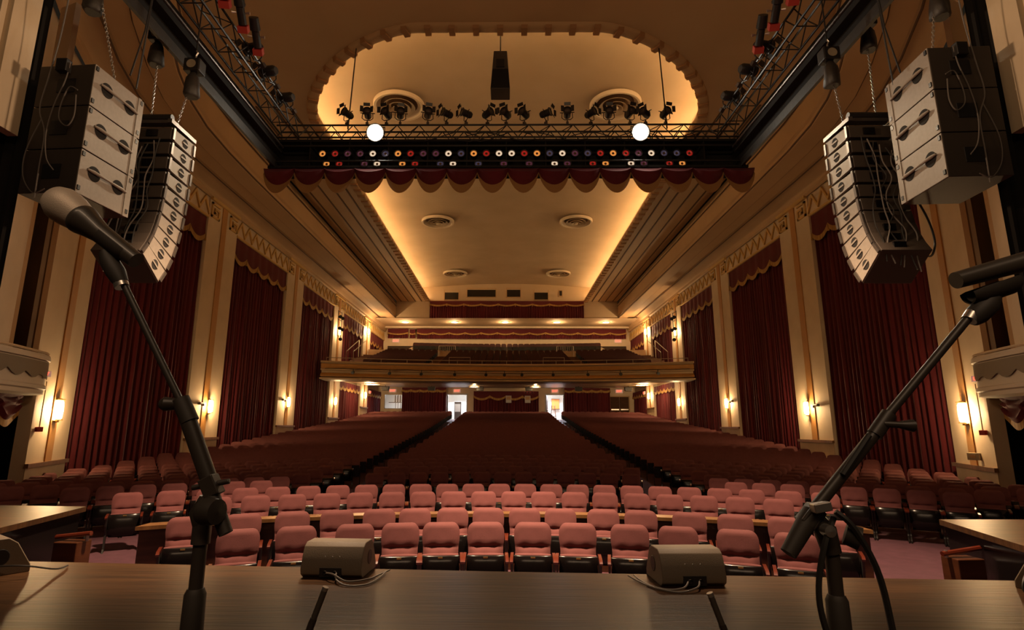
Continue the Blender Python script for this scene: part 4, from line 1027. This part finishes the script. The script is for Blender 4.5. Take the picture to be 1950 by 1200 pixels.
TB = math.radians(15)
def place_back(u, v, d): # back centre at y=.24,z=.70 leaning back; front faces -Y
    return (u, .20+math.sin(TB)*(v)-d*math.cos(TB), .675+math.cos(TB)*v+d*-math.sin(TB)*-1)
def place_seat(u, v, d): return (u, -.02-v*-1*1.0 if False else -.02+v, .44-.10*v+d)
seat_meshes = {}
def hw_(z):
    w = lerp([(.36, .248), (.50, .238), (.62, .222), (.70, .226), (.78, .240), (.9, .240)], z)
    if z > .86: t_ = min(1, (z-.86)/.115); w = .15+.09*math.sqrt(max(0, 1-t_*t_))
    return w
def backy(z): return .15+.30*(z-.38)
zs_ = [.36, .42, .48, .54, .60, .65, .685, .70, .715, .74, .79, .84, .88, .91, .935, .955, .968, .975]
fr_ = []; bk_ = []
for z in zs_:
    w_ = hw_(z); row = []; rb = []
    for i in range(13):
        u = -1+i/6; edge_ = (1-abs(u)**5); tp = 1 if z < .93 else max(0, 1-((z-.93)/.045)**2)
        d = .030+.045*edge_*tp
        if z < .68: d += .012*math.sin(pi*(z-.36)/.33)*edge_
        d -= .026*math.exp(-((z-.70)/.016)**2)*edge_
        for bx in (-.1, .1): d -= .020*math.exp(-(((u*w_-bx)/.03)**2+((z-.70)/.03)**2))
        row.append((u*w_, backy(z)-d, z)); rb.append((u*w_*.98, backy(z)+.03, z-.005))
    fr_.append(row); bk_.append(rb[::-1])
b = MB(); b.grid(fr_); b.grid([r_[0:1]+q_[-1:] for r_, q_ in zip(fr_, bk_)]); b.grid([q_[0:1]+r_[-1:] for r_, q_ in zip(fr_, bk_)]); b.grid([fr_[-1], bk_[-1][::-1]])
seat_meshes['backrest'] = b.mesh('backrest', M['seat'], 70)
bt = MB()
for x in (-.1, .1): bt.lathe([(0, .004), (.011, 0)], (x, backy(.70)-.035, .70), (0, -1, .2), 8)
seat_meshes['button'] = bt.mesh('button', M['seat_far'])
# folded seat: cushion behind, glossy pan in front
b = MB(); rows_ = []
for z, y0_, q in ((.40, .10, .0), (.42, .07, .6), (.52, .045, 1), (.60, .035, .9), (.635, .045, .6), (.645, .07, .2), (.63, .13, .6), (.5, .15, 1)):
    rows_.append([(-.225+.0375*k, y0_+.012*abs(k-6)/6, z-.012*(abs(k-6)/6)**3) for k in range(13)])
b.grid(rows_); seat_meshes['seat_cushion'] = b.mesh('seat_cushion', M['seat'], 60)
b = MB(); rows_ = []
for z, y0_ in ((.25, .10), (.24, .02), (.29, -.035), (.42, -.045), (.55, -.02), (.618, .0), (.63, .015), (.625, .04)):
    rows_.append([((-.232+.03867*k)*(1 if z > .3 else .93), y0_+.03*(abs(k-6)/6)**4, z) for k in range(13)])
b.grid(rows_); seat_meshes['seat_pan'] = b.mesh('seat_pan', M['black_gloss'], 60)
b = MB(); b.box(-.028, .028, -.016, -.004, .598, .616); seat_meshes['number_plate'] = b.mesh('number_plate', M['brass'])
b = MB(); b.grid([[(-hw_(z)*.96, backy(z)+.035, z-.01), (0, backy(z)+.055, z-.01), (hw_(z)*.96, backy(z)+.035, z-.01)] for z in (.30, .5, .7, .88, .94, .96)]); seat_meshes['back_shell'] = b.mesh('back_shell', M['black_gloss'], 60)
def armm(s):
    b = MB(); b.prism([(-.24, .585), (-.25, .61), (-.2, .635), (.12, .64), (.18, .63), (.18, .60), (-.2, .595)], 'X', s*.262-.019, s*.262+.019); return b.mesh('armrest', M['arm'], 30)
def legm(s):
    b = MB(); b.prism([(-.17, .59), (.2, .6), (.26, .45), (.2, .3), (.12, .0), (.2, 0), (.2, -.0), (-.12, 0), (-.04, .06), (-.02, .3), (-.13, .45)], 'X', s*.262-.013, s*.262+.013); return b.mesh('end_standard', M['black'])
ARM = {s: armm(s) for s in (-1, 1)}; LEG = {s: legm(s) for s in (-1, 1)}
def joined(parts, name, mats):
    b = MB(); 
    for me, mi in parts:
        b.add([tuple(v.co) for v in me.vertices], [tuple(p.vertices) for p in me.polygons], mi)
    return b.mesh(name, mats, 50)
mid_mesh = joined([(seat_meshes['backrest'], 0), (seat_meshes['seat_cushion'], 0), (seat_meshes['seat_pan'], 1), (ARM[-1], 2), (ARM[1], 2), (LEG[-1], 1), (LEG[1], 1)], 'theatre_seat', [M['seat'], M['black_gloss'], M['arm']])
# seat positions --------------------------------------------------
seats = []   # x, y, block, row index, index in row
def on_arc(R, xs_, block, row, dz=0):
    for i, x in enumerate(xs_): seats.append((x, arcY(R, x), block, row, i, len(xs_)))
on_arc(8.55, [-3.09, -2.53, -1.90, -1.44, -.80, -.30, .36, .86, 1.50, 2.02, 2.66, 3.16][:0] or [-3.12, -2.52, -1.86, -1.32, -.82, -.26, .33, .89, 1.52, 2.08, 2.72, 3.30], 'pit', 0)
on_arc(9.85, [-4.25, -3.62, -3.02, -2.44, -1.86, -1.35, -.80, -.27, .27, .80, 1.42, 1.95, 2.60, 3.18, 3.78, 4.28], 'pit', 1)
on_arc(12.1, [-4.95+.565*k for k in range(18)], 'front', 0)
on_arc(13.55, [-6.9, -6.3, -5.72]+[-5.15+.555*k for k in range(19)]+[5.44, 6.0], 'front', 1)
on_arc(16.6, [-3.46+.56*k for k in range(13)], 'centre', 0)
for r in range(1, 39):
    R = 17.3+.95*r; n = 13+(r % 2)
    on_arc(R, [-(n-1)/2*.56+.56*k for k in range(n)], 'centre', r)
for s, blk in ((-1, 'left'), (1, 'right')):
    for r in range(0, 42):
        R = 15.1+.95*r
        xs_ = []; x = 5.35 if r > 1 else 4.9+(0.25 if s > 0 else .6)
        while x < 12.2:
            y = arcY(R, x)
            lim = 8.9 if y < 11.5 else (9.3 if r == 0 else 10.4 if r == 1 else (11.4 if r < 5 else 12.15))
            if x > lim: break
            xs_.append(s*x); ct = math.cos(math.asin(x/R)); x += .56*ct
        on_arc(R, xs_, blk, r)
seats = [q for q in seats if q[1] < REAR-1.0]
seats.sort(key=lambda q: math.dist((q[0], q[1]), (0, 0)))
inview = [q for q in seats if abs(q[0])/q[1] < .93]
near = inview[:300]; ns = set(near); far = [q for q in inview[300:] if q not in ns]
BL = {'pit': ('pink plush seat in the {r} pit row, {i} from the left', ['front', 'second']), 'front': ('pink plush seat in the {r} row behind the oak rail, {i} from the left', ['first', 'second']),
      'centre': ('dusky plush seat in the {r} row of the centre block, {i} from its left end', None), 'left': ('dusky plush seat in the {r} row of the left block, {i} from the aisle', None), 'right': ('dusky plush seat in the {r} row of the right block, {i} from the aisle', None)}
GR = {'pit': 'seats in the orchestra pit', 'front': 'seats in the front rows behind the rail', 'centre': 'seats of the centre block', 'left': 'seats of the left block', 'right': 'seats of the right block'}
for (x, y, blk, row, i, n) in near:
    lab = BL[blk][0].format(r=(BL[blk][1] or [ordn(k) for k in range(38)])[row], i=ordn(i))
    rz = math.atan2(-x, y+1)*1.0
    loc = (x, y-.18, fz(y)); detail = math.dist((x, y), (0, 0)) < 14.2
    if detail:
        t = thing('theatre_seat', lab, 'seat', loc, rz, GR[blk])
        prt = [('backrest', seat_meshes['backrest']), ('seat_cushion', seat_meshes['seat_cushion']), ('seat_pan', seat_meshes['seat_pan']), ('back_shell', seat_meshes['back_shell']), ('number_plate', seat_meshes['number_plate'])]
        for s_ in (-1, 1): prt += [('armrest', ARM[s_]), ('end_standard', LEG[s_])]
        for nm, me in prt:
            o = bpy.data.objects.new(nm, me); COL.objects.link(o); o.parent = t
            if nm == 'backrest': o2 = bpy.data.objects.new('button', seat_meshes['button']); COL.objects.link(o2); o2.parent = o
    else:
        o = bpy.data.objects.new('theatre_seat', mid_mesh); COL.objects.link(o); o.location = loc; o.rotation_euler = (0, 0, rz); tag(o, lab, 'seat', GR[blk])
# low-poly far seats, one stuff object
def low_seat():
    b = MB()
    out = [(-.235, .40), (.235, .40), (.245, .8), (.2, .93), (.12, .96), (-.12, .96), (-.2, .93), (-.245, .8)]
    tl = lambda z: .10+(z-.4)*.27
    n = len(out); b.add([(x, tl(z), z) for x, z in out]+[(x, tl(z)+.09, z-.02) for x, z in out], [tuple(range(n)), tuple(range(2*n-1, n-1, -1))]+[((i+1) % n, i, i+n, (i+1) % n+n) for i in range(n)], 0)
    b.box(-.225, .225, -.03, .10, .24, .62, 1)
    b.box(-.275, -.25, -.2, .24, 0, .6, 1); b.box(.25, .275, -.2, .24, 0, .6, 1)
    return b
ls = low_seat()
def stamp(list_, dz=0):
    B = MB()
    for (x, y, z, rz) in list_:
        c, s_ = math.cos(rz), math.sin(rz)
        B.v_off = len(B.v)
        o = len(B.v); B.v += [(x+vx*c-vy*s_, y+vx*s_+vy*c, z+vz) for vx, vy, vz in ls.v]
        B.f += [tuple(k+o for k in f) for f in ls.f]; B.m += ls.m
    return B
B = stamp([(x, y-.18, fz(y), math.atan2(-x, y+1)) for (x, y, *_r) in far])
tag(B.obj('theatre_seats', [M['seat'], M['black_gloss']]), 'dark maroon rows of theatre seats filling the rear of the auditorium', 'seats', kind='stuff')
bal = []
for k in range(10):
    R = 41.55+.97*k; n = 40
    for i in range(n):
        x = (i-19.5)*.56
        if abs(abs(x)-5.4) < .6: continue
        if abs(x) > 8.2+.0*k+ (2.6 if 1 <= k <= 9 else 0): continue
        bal.append((x, CY+math.sqrt(R*R-x*x)-.1, 5.95+.235*(k), math.atan2(-x, R)))
for k in range(4):
    R = 53.5+.9*k
    for i in range(32):
        x = (i-15.5)*.56
        if abs(x) > 8.9-.9*(3-k)*0: continue
        bal.append((x, CY+math.sqrt(R*R-x*x)-.1, 9.13+.13*k, math.atan2(-x, R)))
bal = [q for q in bal if q[1] < REAR-.35]
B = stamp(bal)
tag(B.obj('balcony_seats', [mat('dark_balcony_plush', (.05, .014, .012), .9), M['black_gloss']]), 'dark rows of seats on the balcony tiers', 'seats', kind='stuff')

# ================================================================== STAGE MONITORS
def make_monitor(s):
    r = thing('stage_monitor', '', 'loudspeaker', (0, 0, 0), 0, 'low wedge speakers on the stage edge')
    # profile in (y,z): back (toward camera, -y) rounded, front slants
    prof = [(.20, 0), (-.17, 0), (-.215, .03), (-.225, .07), (-.20, .16), (-.165, .235), (-.12, .262), (.04, .262), (.10, .22), (.20, .05)]
    MB().prism(prof, 'X', -.25, .25).obj('cabinet', M['monitor'], r, smooth=35, bevel=.006)
    MB().box(-.09, .09, -.228, -.19, .015, .085).obj('connector_recess', M['black'], r)
    for x in (-.04, .04): MB().lathe([(0, 0), (.016, 0), (.016, .02)], (x, -.226, .05), (0, -1, 0), 10).obj('socket', M['darksteel'], r)
    for x in (-.06, 0, .06): MB().lathe([(0, .002), (.006, 0)], (x, -.2, .165), (0, -1, .4), 8).obj('screw', M['steel'], r)
    for sx in (-1, 1): MB().lathe([(0, .003), (.055, .003), (.06, 0)], (sx*.251, .0, .13), (sx, 0, 0), 16).obj('handle_recess', M['black'], r)
    return r
mo = make_monitor(1)
MONS = [(-1.40, 4.98, math.radians(-3), 'taupe wedge speaker on the stage edge left of centre'), (1.43, 4.80, math.radians(3), 'taupe wedge speaker on the stage edge right of centre'),
        (-4.33, 4.92, math.radians(-35), 'dark wedge speaker cut by the left picture edge'), (4.25, 4.62, math.radians(35), 'dark wedge speaker cut by the right picture edge')]
for i, (x, y, rz, lab) in enumerate(MONS):
    o = mo if i == 0 else copy_tree(mo); o.location = (x, y, 1.0); o.rotation_euler = (0, 0, rz); o['label'] = lab
    if i > 1: o.scale = (1.05, 1.05, 1.1)
gc = 'cables of the wedge speakers'
cable('pale cable curving from the left wedge speaker socket to the stage edge', [(-1.44, 4.74, 1.05), (-1.36, 4.66, 1.06), (-1.24, 4.62, 1.02), (-1.1, 4.72, 1.012), (-1.04, 4.86, 1.012), (-.98, 4.98, 1.02)], .007, 'cable', gc)
cable('second pale cable looping below the left wedge speaker', [(-1.36, 4.74, 1.05), (-1.32, 4.62, 1.03), (-1.22, 4.54, 1.012), (-1.08, 4.56, 1.012), (-1.02, 4.74, 1.012), (-1.0, 4.95, 1.02)], .007, 'cable', gc)
cable('pale cable curving left from the right wedge speaker socket', [(1.47, 4.56, 1.05), (1.42, 4.47, 1.03), (1.28, 4.42, 1.012), (1.14, 4.5, 1.012), (1.05, 4.68, 1.012), (.99, 4.85, 1.02)], .007, 'cable', gc)
cable('second pale cable curving left from the right wedge speaker', [(1.39, 4.57, 1.05), (1.33, 4.5, 1.02), (1.2, 4.48, 1.012), (1.1, 4.6, 1.012), (1.06, 4.75, 1.012), (1.04, 4.87, 1.02)], .007, 'cable', gc)
cable('black cable trailing from the wedge at the left picture edge', [(-4.2, 4.75, 1.05), (-4.05, 4.66, 1.1), (-3.85, 4.7, 1.1), (-3.75, 4.9, 1.03), (-3.8, 5.1, 1.012)], .007, 'cable_blk', gc)
cable('black cable loop hanging by the wedge at the right picture edge', [(3.95, 4.5, 1.2), (3.78, 4.4, 1.12), (3.75, 4.35, 1.03), (3.9, 4.2, 1.012), (4.1, 4.15, 1.012)], .007, 'cable_blk', gc)

# ================================================================== MICROPHONES AND STANDS
def ell_mic(parent, head, tip, hr=.0235, loc0=(0, 0, 0)):
    head = Vector(head); tip = Vector(tip); ax = (tip-head).normalized()
    L = (tip-head).length
    MB().lathe([(0, -hr*1.12), (hr*.45, -hr*1.03), (hr*.8, -hr*.75), (hr*.98, -hr*.3), (hr*1.0, hr*.1), (hr*.96, hr*.5), (hr*.86, hr*1.0), (hr*.8, hr*1.25)], head, ax, 28).obj('grille', M['mesh_grille'], parent, smooth=60)
    MB().lathe([(hr*.82, hr*1.2), (hr*.86, hr*1.3), (hr*.84, hr*1.5), (hr*.70, hr*2.0), (hr*.56, hr*2.7), (hr*.45, L), (0, L)], head, ax, 28).obj('handle', M['mic_body'], parent, smooth=60)
# left boom stand
T = thing('microphone_stand', 'black boom microphone stand in the left foreground', 'microphone stand', (-.006, 0, 0))
MB().tube([(-.487, .68, 2.385), (-.39, .685, 2.222)], .0042, 12).obj('boom_rod', M['standmetal'], T, smooth=True)
b = MB(); b.tube([(-.395, .685, 2.232), (-.380, .685, 2.205)], .0105, 14); b.obj('boom_collar', M['rubber'], T, smooth=50)
MB().tube([(-.390, .685, 2.226), (-.41, .68, 2.226), (-.415, .68, 2.226)], [.006, .009, .006], 10).obj('collar_knob', M['standmetal'], T, smooth=True)
MB().tube([(-.383, .685, 2.208), (-.345, .685, 2.128)], .0095, 16).obj('boom_tube', M['standmetal'], T, smooth=50)
MB().tube([(-.345, .68, 2.128), (-.318, .675, 2.078)], [.0085, .0078], 14).obj('counter_grip', M['rubber'], T, smooth=50)
b = MB(); b.box(-.012, .012, -.009, .009, -.009, .009, 0, Matrix.Translation((-.343, .68, 2.130)) @ Matrix.Rotation(math.radians(62), 4, 'Y')); b.tube([(-.366, .68, 2.128), (-.322, .68, 2.136)], .0035, 8); b.obj('clutch_block', M['standmetal'], T, bevel=.002)
b = MB(); b.lathe([(0, -.006), (.014, -.005), (.0155, 0), (.014, .016), (0, .018)], (-.338, .665, 2.104), (1, -.35, 0), 18); b.obj('clutch_knob', M['rubber'], T, smooth=50)
b = MB(); b.tube([(-.347, .68, 2.118), (-.352, .68, 2.1), (-.349, .68, 2.085)], [.008, .013, .010], 14); b.obj('clutch_joint', M['standmetal'], T, smooth=True)
MB().tube([(-.349, .68, 2.09), (-.349, .68, 2.066)], .0105, 14).obj('pole_collar', M['darksteel'], T, smooth=50)
MB().tube([(-.349, .68, 2.07), (-.349, .68, 2.01)], .0078, 14).obj('upper_pole', M['standmetal'], T, smooth=50)
MB().tube([(-.349, .68, 2.018), (-.349, .68, 2.012), (-.349, .68, 1.95), (-.349, .68, 1.945)], [.009, .0118, .0125, .0105], 16).obj('height_grip', M['rubber'], T, smooth=50)
MB().tube([(-.349, .68, 1.95), (-.349, .68, 1.03)], .0098, 14).obj('lower_pole', M['standmetal'], T, smooth=50)
MB().lathe([(0, .035), (.03, .034), (.12, .018), (.125, 0)], (-.349, .68, 1.0), (0, 0, 1), 28).obj('base', M['standmetal'], T, smooth=40)
def clip(parent, c, d, up, sc=1.0):
    """mic clip: cradle + swivel body"""
    c = Vector(c); d = Vector(d).normalized(); up = Vector(up).normalized(); sd = d.cross(up).normalized()
    rows = []
    for t_, q in ((-.03, .012), (-.022, .0155), (.022, .0155), (.034, .011)):
        rows.append([c+d*t_*sc+(sd*math.cos(a)-up*math.sin(a))*q*sc for a in [pi*k/10 for k in range(-1, 12)]])
    MB().grid(rows).grid([[p+(c-p)*.15 for p in r] for r in rows[::-1]]).obj('clip_cradle', M['rubber'], parent, smooth=60)
# microphones rest in clips
clip(T, (-.502, .68, 2.431), (.075, 0, -.055), (.55, 0, .8), .85)
MB().tube([(-.512, .68, 2.420), (-.505, .68, 2.408), (-.494, .68, 2.392), (-.485, .68, 2.378)], [.007, .0105, .0115, .0085], 12).obj('clip_swivel', M['rubber'], T, smooth=60)
MB().tube([(-.49, .68, 2.386), (-.483, .68, 2.373)], .0085, 12).obj('clip_collar', M['steel'], T, smooth=50)
t = thing('microphone', 'silver-headed dynamic microphone pointing up left in its clip', 'microphone', (-.008, 0, 0)); ell_mic(t, (-.572, .68, 2.482), (-.468, .68, 2.408))
# right boom stand
T = thing('microphone_stand', 'black boom microphone stand in the right foreground with hanging cable', 'microphone stand', (-.005, 0, 0))
MB().tube([(.575, .68, 2.333), (.456, .68, 2.21)], .0050, 12).obj('boom_rod', M['standmetal'], T, smooth=True)
MB().tube([(.463, .68, 2.217), (.442, .68, 2.192)], .0085, 14).obj('boom_collar', M['standmetal'], T, smooth=50)
MB().tube([(.452, .675, 2.205), (.466, .67, 2.204), (.482, .67, 2.203)], [.004, .004, .0075], 10).obj('collar_knob', M['standmetal'], T, smooth=True)
MB().tube([(.447, .68, 2.198), (.362, .68, 2.107)], .0068, 16).obj('boom_tube', M['standmetal'], T, smooth=50)
MB().tube([(.431, .672, 2.192), (.395, .672, 2.147)], .0035, 8).obj('taped_cable', M['cable_blk'], T, smooth=True)
MB().tube([(.360, .68, 2.104), (.348, .678, 2.09), (.325, .675, 2.06)], [.011, .0105, .0088], 14).obj('counter_grip', M['rubber'], T, smooth=50)
b = MB(); b.box(-.013, .013, -.010, .010, -.009, .009, 0, Matrix.Translation((.357, .68, 2.100)) @ Matrix.Rotation(math.radians(-48), 4, 'Y')); b.obj('clutch_block', M['standmetal'], T, bevel=.002)
b = MB(); b.box(-.010, .010, -.006, .006, -.005, .005, 0, Matrix.Translation((.362, .665, 2.112)) @ Matrix.Rotation(math.radians(-10), 4, 'Y')); b.obj('clutch_lever', M['steel'], T, bevel=.001)
b = MB(); b.lathe([(0, .012), (.0065, .011), (.007, 0)], (.366, .668, 2.087), (0, -1, 0), 14); b.obj('clutch_screw', M['steel'], T, smooth=50)
b = MB(); b.lathe([(0, -.004), (.012, -.003), (.013, .012), (0, .014)], (.392, .67, 2.082), (1, -.5, -.4), 14); b.obj('clutch_knob', M['rubber'], T, smooth=50)
b = MB(); b.tube([(.362, .68, 2.098), (.372, .68, 2.085), (.377, .68, 2.06)], [.009, .0125, .0105], 14); b.obj('clutch_joint', M['standmetal'], T, smooth=True)
MB().tube([(.377, .68, 2.07), (.377, .68, 2.008)], .0080, 14).obj('upper_pole', M['standmetal'], T, smooth=50)
MB().tube([(.377, .68, 2.016), (.377, .68, 2.01), (.377, .68, 1.94), (.377, .68, 1.935)], [.009, .0118, .0125, .0105], 16).obj('height_grip', M['rubber'], T, smooth=50)
MB().tube([(.377, .68, 1.95), (.377, .68, 1.03)], .0098, 14).obj('lower_pole', M['standmetal'], T, smooth=50)
MB().lathe([(0, .035), (.03, .034), (.12, .018), (.125, 0)], (.377, .68, 1.0), (0, 0, 1), 28).obj('base', M['standmetal'], T, smooth=40)
clip(T, (.612, .68, 2.373), (-.09, 0, -.03), (-.3, 0, 1), 1.0)
MB().tube([(.612, .68, 2.362), (.602, .68, 2.352), (.586, .68, 2.337), (.580, .68, 2.33)], [.009, .0135, .0125, .008], 12).obj('clip_swivel', M['rubber'], T, smooth=60)
MB().tube([(.583, .68, 2.340), (.576, .68, 2.331)], .0085, 12).obj('clip_collar', M['steel'], T, smooth=50)
t = thing('microphone', 'black microphone in the right clip running out of the picture', 'microphone', (0, 0, 0)); ell_mic(t, (.745, .68, 2.432), (.563, .68, 2.382))
cable('black microphone cable looping down around the right stand', [(.372, .668, 2.10), (.355, .66, 2.075), (.343, .66, 2.03), (.345, .66, 1.99), (.362, .66, 1.93), (.38, .66, 1.80)], .0034, 'cable_blk')
cable('second black cable arching right from the right stand clutch', [(.37, .66, 2.108), (.385, .655, 2.092), (.405, .655, 2.05), (.413, .655, 2.00), (.415, .655, 1.94), (.41, .655, 1.80)], .0036, 'cable_blk')
# low stands with pencil microphones
for s, side, x0, x1, zt in ((-1, 'left', -.61, -.68, 1.66), (1, 'right', .68, .75, 1.65)):
    T = thing('low_microphone_stand', 'low black microphone stand at the bottom edge, %s of centre' % side, 'microphone stand', (0, 0, 0))
    xm = x0+(x1-x0)*.42; zm = zt-.085
    MB().tube([(xm, 2.0, zm), (x1+(x1-x0)*.3, 2.0, zt-.26)], .012, 10).obj('boom', M['standmetal'], T, smooth=True)
    MB().lathe([(0, -.01), (.022, -.008), (.024, .012), (0, .014)], (x1-s*-.01, 1.98, zt-.15), (1, -.6, 0), 14).obj('clutch_knob', M['rubber'], T, smooth=50)
    MB().tube([(x1, 2.0, zt-.17), (x1, 2.0, 1.03)], .011, 10).obj('pole', M['standmetal'], T, smooth=True)
    MB().lathe([(0, .03), (.03, .03), (.13, .015), (.135, 0)], (x1, 2.0, 1.0), (0, 0, 1), 24).obj('base', M['standmetal'], T, smooth=40)
    t = thing('pencil_microphone', 'slim black pencil microphone on the low %s stand' % side, 'microphone', (0, 0, 0))
    MB().tube([(x0, 2.0, zt), (xm, 2.0, zm)], .0105, 12).obj('body', M['mic_body'], t, smooth=50)
    d = Vector((x0-xm, 0, zt-zm)).normalized(); MB().tube([Vector((x0, 2.0, zt)), Vector((x0, 2.0, zt))+d*.012], .0108, 12).obj('capsule', M['steel'], t, smooth=50)

# closing shell behind the seating so no light leaks in
b = MB(); b.box(-15, 15, 3, REAR+4, 16.2, 16.4)
tag(b.obj('ceiling_slab', M['dark_brown']), 'dark roof slab above the ceiling vault', 'ceiling', kind='structure')
